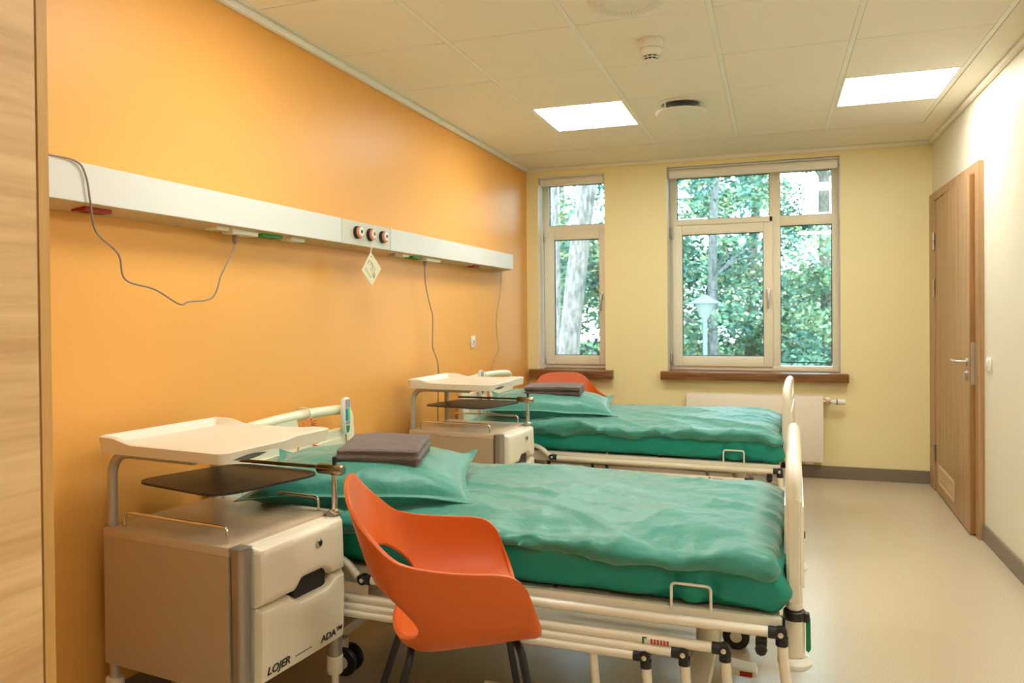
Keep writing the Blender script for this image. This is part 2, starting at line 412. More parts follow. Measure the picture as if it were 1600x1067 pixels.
# ------------------------------------------------------------------ door
d = thing('door_1', 'brown oak door slightly ajar with ventilation grille', 'door', (3.13, 6.06, 0), kind='structure')
def dpart(name, bm, mt, par=None, sm=False):
    o = new(name, bm, mt, par or d, smooth=sm)
    if par is None: o.matrix_parent_inverse = Matrix.Translation(-Vector(d.location))
    return o
bm = B(); box(bm, 3.100, 3.132, 4.850, 4.922, 0, 2.115, .003); box(bm, 3.100, 3.132, 6.085, 6.253, 0, 2.115, .003); box(bm, 3.100, 3.132, 4.922, 6.085, 2.058, 2.115, .003)
box(bm, 3.131, XR+.14, 4.901, 4.925, 0, 2.074); box(bm, 3.131, XR+.14, 6.09, 6.114, 0, 2.074); box(bm, 3.131, XR+.14, 4.925, 6.09, 2.05, 2.074)
dpart('door_frame', bm, M_door)
leaf = bpy.data.objects.new('door_leaf', None)
a0, a1 = Vector((3.108, 6.078)), Vector((3.073, 4.926)); L = (a1-a0).length; ang = math.atan2(a1.y-a0.y, a1.x-a0.x)
bm = B(); box(bm, 0, L, 0, .038, .012, 2.052, .002, 1)
for f in bm.faces:
    if f.normal.x > .9: f.material_index = 1
lf = new('door_leaf', bm, [M_door, M_dooredge], d); lf.location = (a0.x-3.13, a0.y-6.06, 0); lf.rotation_euler = (0, 0, ang)
# leaf local: x from hinge to free edge, room side is y<0
bm = B(); box(bm, L-.001, L+.002, .006, .032, .86, 1.10, .001); dp = new('lock_plate', bm, M_steel, lf)
bm = B(); lathe(bm, [(.024, 0), (.024, -.008)], (L-.075, 0, .985), 'y', 20); tube(bm, bend([(L-.075, -.006, .985), (L-.075, -.055, .985), (L-.21, -.055, .985)], .02), .010, 10); new('handle', bm, M_steel, lf, smooth=True)
bm = B(); lathe(bm, [(.024, 0), (.024, -.009)], (L-.075, 0, .915), 'y', 20); box(bm, L-.088, L-.062, -.014, 0, .885, .93, .004); new('keyhole_plate', bm, M_steel, lf, smooth=True)
bm = B(); frame_bars(bm, .15, .70, .080, .215, (.018, .018, .018, .018), -.009, 0, .003)
for k in range(6):
    xa = .168+k*.0857; box(bm, xa+.074, xa+.0857, -.006, 0, .09, .205)
    for q in range(5): box(bm, xa, xa+.075, -.006, 0, .100+q*.021, .110+q*.021)
new('vent_grille', bm, mat('grille_beige', (.66, .50, .30), .5), lf)
for z in (1.77, 1.44, .27):
    bm = B(); lathe(bm, [(.009, z-.06), (.009, z-.003)], (-.004, -.010, 0), 'z', 12); lathe(bm, [(.009, z+.003), (.009, z+.06)], (-.004, -.010, 0), 'z', 12); new('hinge', bm, M_steel, lf, smooth=True)

# ------------------------------------------------------------------ wardrobe at the left edge
t = thing('wardrobe', 'tall light oak wardrobe at the left edge, beside the orange wall', 'wardrobe', (0, .1, 0))
bm = B(); box(bm, .005, .578, 0, 1.065, .0, 2.45); box(bm, .578, .600, 1.067, 1.091, 0, 2.45); box(bm, .005, .5782, 1.067, 1.091, 0, 2.45)
new('carcass', bm, M_oake, t)
for k in range(2):
    bm = B(); box(bm, .580, .600, .003+k*.532, .531+k*.532, .02, 2.44, .0015, 1); dr = new('door', bm, M_oak, t)
    bm = B(); yy = (.49 if k == 0 else .575)
    tube(bm, bend([(.600, yy, 1.0), (.63, yy, 1.0), (.63, yy, 1.16), (.600, yy, 1.16)], .012), .005, 8); new('handle', bm, M_steel, dr, smooth=True)

# ------------------------------------------------------------------ ceiling fittings
lab_l = {(1, 1): 'square lit ceiling panel nearer the orange wall, left of the round diffuser', (4, 1): 'square lit ceiling panel above the door side of the room',
         (1, 5): 'lit ceiling panel above the near bed, nearer the orange wall', (4, 5): 'lit ceiling panel above the near aisle by the cream wall',
         (1, 9): 'lit ceiling panel behind the camera near the wardrobe', (4, 9): 'unseen ceiling panel added as fill light, behind the camera by the cream wall'}
for (i, j) in LIGHTS:
    x0, x1, y1, y0 = TX[i]+.013, TX[i+1]-.013, TY[j], TY[j+1]
    t = thing('ceiling_light', lab_l[(i, j)], 'ceiling light', ((x0+x1)/2, (y0+y1)/2, ZC), group='flat square ceiling light panels')
    hx, hy = (x1-x0)/2, (y1-y0)/2-.002
    bm = B(); frame_bars(bm, -hx, hx, -hy, hy, (.012,)*4, -.002, .018, .001)
    bmesh.ops.rotate(bm, verts=bm.verts, cent=(0, 0, 0), matrix=Matrix.Rotation(PI/2, 3, 'X')); new('frame', bm, M_tbar, t)
    for v in t.children[0].data.vertices: v.co.z = -v.co.z if v.co.z < -.003 else v.co.z
    bm = B(); box(bm, -hx+.012, hx-.012, -hy+.012, hy-.012, .004, .012); new('diffuser', bm, M_light, t)
t = thing('smoke_detector', 'white round smoke detector on the ceiling tile', 'smoke detector', (1.50, 3.52, ZC)); t.scale = (1, 1, .82)
bm = B(); lathe(bm, [(.05, 0), (.053, -.004), (.053, -.012)], seg=36); lathe(bm, [(.055, -.012), (.056, -.018), (.054, -.05), (.052, -.054)], seg=36); box(bm, .02, .055, -.012, .012, -.012, 0, .002); new('base', bm, M_white, t, smooth=True)
bm = B(); lathe(bm, [(.050, -.056), (.052, -.062), (.050, -.082), (.042, -.096)], seg=36); lathe(bm, [(.030, -.116), (.031, -.119), (.022, -.126), (.004, -.128)], seg=36)
for k in range(10):
    a = 2*PI*k/10; tube(bm, [(.043*math.cos(a), .043*math.sin(a), -.094), (.034*math.cos(a), .034*math.sin(a), -.109), (.029*math.cos(a), .029*math.sin(a), -.118)], .0022, 6)
lathe(bm, [(.038, -.104), (.0385, -.106), (.036, -.108), (.034, -.107)], seg=36); box(bm, .040, .060, -.008, .008, -.105, -.082, .003)
new('sensor_cage', bm, M_white, t, smooth=True)
bm = B(); lathe(bm, [(.046, -.053), (.046, -.057)], seg=30); lathe(bm, [(.034, -.092), (.026, -.116)], seg=30); new('sensing_chamber', bm, M_dark, t, smooth=True)
t = thing('ceiling_vent', 'round white disc air diffuser on the ceiling between the lit panels', 'vent', (1.505, 4.66, ZC)); t.scale = (1.1, 1.1, .95)
bm = B(); lathe(bm, [(.122, 0), (.128, -.004), (.125, -.010), (.105, -.012), (.10, -.004), (.098, 0)], seg=48); new('collar', bm, M_white, t, smooth=True)
bm = B(); lathe(bm, [(.095, -.002), (.05, -.010)], seg=40)
bm2 = B(); lathe(bm2, [(.118, -.052), (.135, -.056), (.137, -.062), (.125, -.069), (.09, -.074), (.075, -.071), (.004, -.076)], seg=48)
for k in range(40):
    a = 2*PI*k/40; tube(bm2, [(.085*math.cos(a), .085*math.sin(a), -.0735), (.125*math.cos(a), .125*math.sin(a), -.0695)], .0012, 4)
new('throat', bm, M_dark, t, smooth=True); new('disc', bm2, M_white, t, smooth=True)
for k in range(3):
    a = 2*PI*k/3+1.9; bm = B(); box(bm, .112*math.cos(a)-.004, .112*math.cos(a)+.004, .112*math.sin(a)-.004, .112*math.sin(a)+.004, -.056, -.002); new('strut', bm, M_white, t)
t = thing('ceiling_speaker', 'round perforated white grille at the top of the photo', 'speaker', (1.475, 3.045, ZC))
bm = B(); lathe(bm, [(.150, 0), (.152, -.004), (.145, -.009), (.085, -.012), (.080, -.010), (.004, -.010)], seg=56); new('grille', bm, M_white, t, smooth=True)
bm = B()
for q, rr in enumerate((.092, .102, .112, .122, .132)):
    for k in range(48):
        a = 2*PI*k/48; lathe(bm, [(.0015, -.0128+.0006*q), (.0015, -.0105+.0006*q)], (rr*math.cos(a), rr*math.sin(a), .0006), seg=5)
o = new('perforation', bm, mat('grille_hole', (.10, .08, .05), .8), t); o['kind'] = 'stuff'

# ------------------------------------------------------------------ bedhead service unit
UY0, UY1 = 1.22, 5.595
t = thing('bedhead_unit', 'long white medical service trunking mounted on the orange wall', 'bedhead unit', (0, UY0, 1.62))
pf = lambda e: [(0, -.010-e), (.118+e, .005-e), (.118+e, .119+e), (0, .119+e)]
bm = B(); prism(bm, pf(0), 0, 3.115-UY0, 'y', bev=.003); prism(bm, pf(0), 3.595-UY0, UY1-UY0, 'y', bev=.003); new('trunking', bm, M_rail, t, smooth=True)
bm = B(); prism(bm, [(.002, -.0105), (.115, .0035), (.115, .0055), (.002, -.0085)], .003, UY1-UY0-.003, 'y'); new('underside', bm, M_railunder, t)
bm = B(); prism(bm, [(0, -.0098), (.1175, .0048), (.1175, .1185), (0, .1185)], 3.117-UY0, 3.593-UY0, 'y', bev=.002); gp = new('gas_panel', bm, M_railgrey, t, smooth=True)
for y in (3.250, 3.375, 3.503):
    bm = B(); yy = y-UY0; lathe(bm, [(.031, 0.1170), (.031, 0.1300), (.029, 0.1340)], (0, yy, .065), 'x', 28); ou = new('gas_outlet', bm, M_dark, t, smooth=True)
    bm = B(); lathe(bm, [(.028, 0.1330), (.029, 0.1390), (.026, 0.1440)], (0, yy, .065), 'x', 28); new('outlet_ring', bm, mat('coral_ring', (.70, .22, .10), .4), ou, smooth=True)
    bm = B(); lathe(bm, [(.023, 0.1430), (.022, 0.1470), (.012, 0.1475)], (0, yy, .068), 'x', 24); new('outlet_face', bm, M_white, ou, smooth=True)
    bm = B(); lathe(bm, [(.009, 0.1470), (.009, 0.1490)], (0, yy, .068), 'x', 16); new('outlet_port', bm, mat('navy_port', (.02, .03, .07), .4), ou, smooth=True)
def usock(y, ln, mt, wx=(.030, .084), h=.008, holes=True, name='socket'):
    h += .006; bm = B(); yy = y-UY0; box(bm, wx[0], wx[1], yy-ln/2, yy+ln/2, -h, .002, .002); s = new(name, bm, mt, t, smooth=True)
    if holes:
        n = max(1, int(round(ln/.06)))
        for k in range(n):
            bm = B(); yc = yy-ln/2+(k+.5)*ln/n; lathe(bm, [(.017, -h-.0008), (.017, -h+.001)], ((wx[0]+wx[1])/2, yc, 0), 'z', 18)
            new('socket_well', bm, M_dark if mt != M_white else M_cream_pl, s, smooth=True)
usock(1.79, .10, M_red); usock(2.345, .07, M_white, h=.006); usock(2.475, .15, M_white, h=.013, name='double_socket'); usock(2.645, .13, M_green); usock(2.82, .10, M_white, h=.008)
usock(3.73, .04, M_alu, h=.003); usock(3.84, .08, M_white, h=.006); usock(3.99, .12, M_green); usock(4.21, .20, M_white, h=.012, name='double_socket'); usock(4.92, .10, M_red)
for y in (3.17, 5.25):
    bm = B(); box(bm, .02, .09, y-UY0, y-UY0+.05, .119, .124, .002); new('top_clip', bm, M_white, t)
# cords
bm = B(); tube(bm, smooth_path([(.110, 1.40, 1.742), (.118, 1.585, 1.742), (.124, 1.678, 1.738), (.126, 1.708, 1.700), (.126, 1.722, 1.628), (.102, 1.762, 1.545), (.10, 1.846, 1.483), (.10, 1.872, 1.405), (.10, 1.992, 1.377), (.10, 2.10, 1.330), (.10, 2.145, 1.338), (.095, 2.270, 1.355), (.09, 2.325, 1.440), (.07, 2.40, 1.515), (.055, 2.45, 1.575), (.05, 2.452, 1.605)], 7), .003, 8)
o = new('power_cord', bm, M_cord, smooth=True); tag(o, 'grey cord looping down from the wall unit at the left', 'cord', 'grey cords hanging from the wall unit')
bm = B(); lathe(bm, [(.007, -.035), (.010, -.02), (.010, .006)], (.05, 2.452, 1.604), 'z', 12); pl = new('plug', bm, M_cord, o, smooth=True)
bm = B(); tube(bm, smooth_path([(.058, 4.14, 1.605), (.06, 4.130, 1.56), (.06, 4.141, 1.461), (.06, 4.195, 1.347), (.06, 4.235, 1.269), (.06, 4.232, 1.133), (.06, 4.235, 1.075), (.06, 4.295, 1.000), (.06, 4.312, .912), (.06, 4.30, .70), (.05, 4.31, .45)], 7), .0035, 8)
o = new('power_cord', bm, M_cord, smooth=True); tag(o, 'grey cord hanging from the wall unit behind the far cabinet', 'cord', 'grey cords hanging from the wall unit')
bm = B(); lathe(bm, [(.007, -.035), (.010, -.02), (.010, .008)], (.058, 4.140, 1.605), 'z', 12); new('plug', bm, M_cord, o, smooth=True)
bm = B(); tube(bm, smooth_path([(.03, 5.565, 1.62), (.028, 5.545, 1.46), (.028, 5.483, 1.333), (.028, 5.451, 1.211), (.03, 5.462, 1.089), (.03, 5.485, 1.010), (.03, 5.388, .94), (.03, 5.331, .87), (.04, 5.25, .55)], 7), .0025, 8)
o = new('power_cord', bm, M_cord, smooth=True); tag(o, 'thin grey cord from the far end of the wall unit', 'cord', 'grey cords hanging from the wall unit')
# paper tag
t = thing('paper_tag', 'cream diamond shaped paper tag hanging from the middle gas outlet', 'tag', (.140, 3.352, 1.62))
bm = B(); tube(bm, smooth_path([(.012, .022, .09), (.012, .012, .05), (.004, -.008, 0), (.0, -.006, -.025), (.004, .004, 0), (.012, .03, .05), (.012, .022, .09)], 5), .0012, 5); new('string', bm, M_cordw, t, smooth=True)
cd = [(-.006, -.022), (.098, -.100), (.004, -.190), (-.098, -.118)]
bm = B(); prism(bm, cd, -.0006, .0006, 'x'); card = new('card', bm, M_paper, t)
ux, uy = Vector((cd[1][0]-cd[0][0], cd[1][1]-cd[0][1])), Vector((cd[3][0]-cd[0][0], cd[3][1]-cd[0][1]))
def cp2(u, v): p = Vector(cd[0])+ux*u+uy*v; return (p.x, p.y)
bm = B()
def bar(u0, u1, v0, v1): prism(bm, [cp2(u0, v0), cp2(u1, v0), cp2(u1, v1), cp2(u0, v1)], .0007, .0011, 'x')
bar(.12, .17, .10, .14)
for k in range(4): bar(.12+.0*k, .16, .33+.05*k, .36+.05*k)
for k in range(6): bar(.22+.05*k, .235+.05*k, .28, .33+.05*(k % 3))
for k in range(5): bar(.40, .74, .30+.07*k, .305+.07*k)
for k in range(7): bar(.15+.085*k, .17+.085*k, .72, .80+.03*(k % 2))
for (u, v) in ((.70, .48), (.80, .48)):
    bar(u, u+.08, v, v+.02); bar(u, u+.08, v+.08, v+.10); bar(u, u+.08, v+.16, v+.18); bar(u, u+.015, v, v+.18); bar(u+.065, u+.08, v+.08, v+.18)
new('print', bm, M_ink, card)
def tabplate(name, lab, cat, loc, n, w=.08, h=.08):
    pass
# wall socket and switch
t = thing('wall_socket', 'small white socket plate on the orange wall above the far bed', 'socket', (0, 5.03, 1.086))
bm = B(); box(bm, 0, .009, -.04, .04, -.042, .042, .004); new('plate', bm, M_white, t, smooth=True)
bm = B(); box(bm, .0085, .0115, -.022, .022, -.022, .022, .002); new('insert', bm, M_cream_pl, t, smooth=True); bm = B(); lathe(bm, [(.008, .011), (.008, .0125)], (0, 0, 0), 'x', 14); new('port', bm, M_rubber, t)
t = thing('light_switch', 'white rocker switch on the cream wall right of the door', 'switch', (XR, 4.735, .985))
bm = B(); box(bm, -.010, 0, -.042, .042, -.042, .042, .004); new('plate', bm, M_white, t, smooth=True); bm = B(); box(bm, -.016, -.009, -.028, .028, -.030, .030, .003); new('rocker', bm, M_white, t, smooth=True)
# radiator
t = thing('radiator', 'flat white panel radiator on the wall below the wide window', 'radiator', (1.364, YB, .14))
bm = B(); box(bm, 0, 1.01, -.125, -.115, .0, .497, .003); box(bm, 0, 1.01, -.035, -.03, .0, .497); box(bm, .003, .010, -.12, -.03, .005, .49); box(bm, 1.0, 1.007, -.12, -.03, .005, .49); box(bm, 0, 1.01, -.122, -.03, .487, .495, .002)
new('panel', bm, M_rad, t, smooth=True)
bm = B()
for k in range(24): box(bm, .03+k*.04, .05+k*.04, -.112, -.04, .02, .48)
new('fin', bm, M_rad, t)['kind'] = 'stuff'
for bx in ((.15, .19, -.03, 0, .06, .44), (.82, .86, -.03, 0, .06, .44), (.88, .94, -.11, -.05, -.02, .0)):
    bm = B(); box(bm, *bx, .002); new('bracket', bm, M_rad, t)
bm = B(); tube(bm, bend([(1.005, -.08, .455), (1.05, -.08, .455), (1.065, -.08, .455)], .01), .009, 10); tube(bm, bend([(1.045, -.08, .455), (1.045, 0, .455)], .01), .009, 10); box(bm, 1.03, 1.06, -.095, -.065, .44, .47, .004); new('pipe_fitting', bm, mat('brass', (.65, .45, .20), .3, 1.0), t, smooth=True)
bm = B(); lathe(bm, [(.006, 1.06), (.014, 1.065), (.016, 1.09), (.020, 1.095), (.021, 1.16), (.017, 1.168)], (0, -.08, .455), 'x', 20); lathe(bm, [(.02, -.001), (.028, -.004), (.028, -.012), (.015, -.02)], (1.045, 0, .455), 'y', 20); tv = new('thermostat_knob', bm, M_white, t, smooth=True)
bm = B(); lathe(bm, [(.0213, 1.105), (.0213, 1.112)], (0, -.08, .455), 'x', 20); new('marking', bm, M_ink, tv)

# ------------------------------------------------------------------ bedside cabinets
def make_cabinet(label, loc, rz):
    t = thing('bedside_cabinet', label, 'bedside cabinet', loc, rz, 'bedside cabinets with tray tops')
    D, Wd, Z0, Z1 = .505, .428, .238, .650
    bm = B(); box(bm, .026, D, .0, Wd, Z0, Z1-.026); new('body', bm, M_panel, t)
    for y in (-.011, Wd+.0005):
        bm = B(); box(bm, 0, D+.001, y, y+.0105, Z0, Z1-.026, .001, 1); new('side_panel', bm, M_panel, t)
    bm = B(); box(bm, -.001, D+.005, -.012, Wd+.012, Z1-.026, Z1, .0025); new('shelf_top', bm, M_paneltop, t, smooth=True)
    # front corner posts (aluminium profile), run down to the castors
    for s, y in ((0, -.010), (1, Wd-.036)):
        bm = B(); prism(bm, rrect(D+.004, D+.048, y, y+.042, .016), .185 if s else .13, Z1-.004, 'z'); box(bm, D+.003, D+.05, y-.001, y+.043, Z1-.005, Z1, .002)
        new('post', bm, M_alu, t, smooth=True)
    # drawers: bowed fronts with the scooped grip between them
    def front(z_lo, z_hi, name, low):
        ny, nz = 44, 18; bm = B(); g = []
        y0, y1 = .038, Wd-.012
        def dip(y):
            c = (y-(y0+y1)/2-.02)/.125
            return max(0, 1-abs(c)**3.5) if abs(c) < 1 else 0
        for j in range(nz+1):
            row = []
            for i in range(ny+1):
                y = y0+(y1-y0)*i/ny
                lo, hi = z_lo(y), z_hi(y)
                z = lo+(hi-lo)*j/nz
                e = min((y-y0)/.02, (y1-y)/.02, (z-lo)/.02+.0, (hi-z)/.02, 1); e = max(0, e)
                x = D+.046+.022*math.sin(math.acos(1-e) if e < 1 else PI/2)*1.0
                x += .006*(1-((z-.45)/.2)**2)
                row.append(bm.verts.new((x, y, z)))
            g.append(row)
        for j in range(nz):
            for i in range(ny): bm.faces.new((g[j][i], g[j][i+1], g[j+1][i+1], g[j+1][i]))
        bot = [bm.verts.new((D+.004, v.co.y, v.co.z)) for v in g[0]]; top = [bm.verts.new((D+.004, v.co.y, v.co.z)) for v in g[-1]]
        for i in range(ny):
            bm.faces.new((bot[i], bot[i+1], g[0][i+1], g[0][i])); bm.faces.new((g[-1][i], g[-1][i+1], top[i+1], top[i]))
        L_ = [bot[0]]+[r[0] for r in g]+[top[0]]; R_ = [bot[-1]]+[r[-1] for r in g]+[top[-1]]
        bm.faces.new(L_); bm.faces.new(R_); bm.faces.new([*bot, *reversed(top)])
        return new(name, bm, M_drawer, t, smooth=True)
    yc = .265
    def bump_(y, a, w_): c = abs(y-yc)/w_; return a*(1-sst(.55, 1.0, c))
    up_ = front(lambda y: .4725+bump_(y, .030, .092), lambda y: .640, 'drawer', False)
    lo_ = front(lambda y: .250, lambda y: .4695-bump_(y, .026, .105), 'drawer', True)
    bm = B(); box(bm, D+.01, D+.050, yc-.075, yc+.075, .440, .505, .004); new('grip_recess', bm, M_dark, lo_)
    bm = B(); lathe(bm, [(.0135, D+.0735), (.0135, D+.0755), (.010, D+.0775), (.004, D+.0775)], (0, .285, .590), 'x', 20); lk = new('lock', bm, M_metal, up_, smooth=True)
    bm = B(); box(bm, D+.0775, D+.0785, .2835, .2865, .583, .597); new('keyhole', bm, M_dark, lk)
    # lettering on the lower drawer
    xl = D+.0722
    text('lettering', 'LOJER', .030, M_lettering, lo_, (xl, .060, .279), (PI/2, 0, PI/2), .25, xs=1.15)
    bm = B(); q_ = .175
    for k_, w_ in enumerate((.005, .009, .007, .004, .010, .008, .006, .009)): box(bm, xl-.0003, xl+.0004, q_, q_+w_, .2860, .2885); q_ += w_+.002
    new('small_print', bm, M_lettering, lo_)
    text('lettering', 'ADA\u2122', .027, M_lettering, lo_, (xl, .290, .281), (PI/2, 0, PI/2), .1, xs=1.25)
    # rear frame: two legs bending forward under the tray
    for y in (.014, Wd-.014):
        bm = B(); tube(bm, bend([(.010, y, .07), (.010, y, .876), (.36, y, .876)], .085, 8), .0145, 14); new('frame_tube', bm, M_tube, t, smooth=True)
    for zz in (.25, .56):
        bm = B(); box(bm, .0, .02, .01, Wd-.01, zz, zz+.03, .003); new('cross_bar', bm, M_tube, t)
    for (x, y) in ((.010, .014), (.010, Wd-.014), (D+.026, .011), (D+.026, Wd-.015)):
        bm = B(); lathe(bm, [(.012, .055), (.012, .135 if x > 0 else .08)], (x, y, 0), 'z', 12)
        if x > 0: lathe(bm, [(.022, .128), (.026, .133), (.026, .186), (.02, .188)], (x, y, 0), 'z', 18)
        ca = new('caster', bm, M_drawer if x > 0 else M_alu, t, smooth=True)
        for s in (-1, 1):
            bm = B(); lathe(bm, [(.016, s*.008), (.0375, s*.009), (.0395, s*.014), (.0395, s*.022), (.036, s*.027), (.010, s*.028)], (x+.005, y, .040), 'y', 26); new('wheel', bm, M_dark if x < 0 else M_rubber, ca, smooth=True)
        pr = [(.005+.044*math.cos(a)+x, .040+.044*math.sin(a)) for a in [PI*.05+k*PI*.95/10 for k in range(11)]]
        pr2 = [(.005+.040*math.cos(a)+x, .040+.040*math.sin(a)) for a in [PI*.05+k*PI*.95/10 for k in range(11)]]
        bm = B(); prism(bm, pr+pr2[::-1], y-.022, y+.022, 'y'); prism(bm, pr+[(x+.005, .04)], y-.004, y+.004, 'y'); new('hood', bm, M_cream_pl, ca, smooth=True)
    # tray top
    x0, x1, y0, y1 = -.008, .512, -.030, Wd+.010
    nx, ny = 64, 54; bm = B(); gt = []
    def rimh(x, y):
        u = (x-x0)/(x1-x0); v = (y-y0)/(y1-y0)
        side = .020*(1-sst(.10, .30, u))+.010*sst(.86, .95, u)*0
        front_ = .0
        fr_edge = .012*(1-sst(.28, .42, abs(v-.5)*0+v))+.012*sst(.58, .72, v)
        return max(side, 0)
    for i in range(nx+1):
        row = []
        for j in range(ny+1):
            x = x0+(x1-x0)*i/nx; y = y0+(y1-y0)*j/ny
            dx, dy = min(x-x0, x1-x), min(y-y0, y1-y); dd = min(dx, dy)
            v = (y-y0)/(y1-y0); u = (x-x0)/(x1-x0)
            rim = .008+.017*(1-sst(.12, .32, u))+.007*sst(.50, .66, v)*sst(.70, .90, u)
            z = .905+rim*(1-sst(.016, .040, dd))
            if dd < .006: z -= .003*(1-dd/.006)
            cr_ = .03
            qx, qy = x, y
            if dx < cr_ and dy < cr_ and dd < cr_:
                cxx = x0+cr_ if x-x0 < cr_ else x1-cr_; cyy = y0+cr_ if y-y0 < cr_ else y1-cr_
                vx, vy = x-cxx, y-cyy; m_ = max(abs(vx), abs(vy)); l_ = math.hypot(vx, vy)
                if l_ > 1e-6: qx, qy = cxx+vx*m_/l_, cyy+vy*m_/l_
            row.append(bm.verts.new((qx, qy, z)))
        gt.append(row)
    for i in range(nx):
        for j in range(ny): bm.faces.new((gt[i][j], gt[i+1][j], gt[i+1][j+1], gt[i][j+1]))
    per = [gt[i][0] for i in range(nx+1)]+[gt[nx][j] for j in range(1, ny+1)]+[gt[i][ny] for i in range(nx-1, -1, -1)]+[gt[0][j] for j in range(ny-1, 0, -1)]
    def below(v):
        y = v.co.y; zz = .880
        if v.co.x > x1-.02: zz += .016*(1-min(1, abs((y-(.13))/.10))**2) if abs(y-.13) < .10 else 0
        return bm.verts.new((v.co.x*1.0-(.004 if v.co.x > .3 else -.004), y+(.004 if y < .2 else -.004), zz))
    low = [below(v) for v in per]; n = len(per)
    for k in range(n): bm.faces.new((per[k], per[(k+1) % n], low[(k+1) % n], low[k]))
    inn = [bm.verts.new((v.co.x*.97+.008, v.co.y*.97+.006, .893)) for v in low]
    for k in range(n): bm.faces.new((low[k], low[(k+1) % n], inn[(k+1) % n], inn[k]))
    bm.faces.new(inn)
    new('tray_top', bm, M_cream_pl, t, smooth=True, autosmooth=35)
    pts_ = [(.075+.13*k/12, .888+.006*math.sin(PI*k/12)) for k in range(13)]+[(.205-.13*k/12, .888-.008*math.sin(PI*k/12)+.000) for k in range(1, 12)]
    bm = B(); prism(bm, [(p[0]-.065, p[1]+.002*(p[0]-.07)/.13) for p in pts_], x1-.008, x1-.0008, 'x'); new('grip_slot_shade', bm, M_rubber, t)  # dark lens on the skirt, standing in for shade inside a finger slot
    # guard rails on the shelf
    for y in (.020, Wd-.020):
        bm = B(); tube(bm, bend([(.055, y, Z1), (.055, y, Z1+.044), (.475, y, Z1+.044), (.475, y, Z1)], .03, 6), .0048, 10); new('guard_rail', bm, M_metal, t, smooth=True)
    # swivel tablet on its chrome post
    bm = B(); lathe(bm, [(.020, Z1), (.020, Z1+.006), (.0095, Z1+.010), (.0105, Z1+.05), (.0085, Z1+.118), (.013, Z1+.122)], (D+.030, Wd-.012, 0), 'z', 18); ps = new('tablet_post', bm, M_metal, t, smooth=True)
    zc = Z1+.138
    bm = B(); lathe(bm, [(.015, -.065), (.0175, -.060), (.0175, .030), (.014, .036)], (D+.030, Wd-.012, zc), 'x', 20)
    for v in bm.verts: pass
    new('clamp', bm, mat('bronze_clamp', (.42, .33, .22), .25, 1.0), ps, smooth=True)
    bm = B(); lathe(bm, [(.007, 0), (.007, .026), (.003, .028)], (D+.030, Wd-.012, zc+.014), 'z', 12); new('release_button', bm, M_dark, ps, smooth=True)
    bm = B(); tube(bm, [(.10, Wd-.035, zc+.004), (D-.03, Wd-.012, zc+.004)], .006, 10); new('tablet_rod', bm, mat('bronze_rod', (.32, .22, .14), .3, .9), ps, smooth=True)
    pts = []
    cs = [(.035, .060), (.44, .015), (.515, Wd-.03), (.13, Wd-.02)]
    ring = [Vector((p[0], p[1], 0)) for p in cs]
    rr = bend([ring[3]*.5+ring[0]*.5, ring[0], ring[1], ring[2], ring[3], ring[3]*.5+ring[0]*.5], .085, 8)[:-1]
    bm = B(); prism(bm, [(p.x, p.y) for p in rr], zc-.014, zc-.007, 'z')
    for f in bm.faces: f.material_index = 0 if abs(f.normal.z) > .5 else 1
    new('tablet', bm, [M_tablet, M_tablete], t)
    return t
cab = make_cabinet('near beige bedside cabinet with a tray top, beside the near bed', (.098, 1.790, 0), math.radians(-6.5))
cab2 = copy_tree(cab, (.120, 3.80, 0), math.radians(-4), 'far beige bedside cabinet, standing between the two beds')

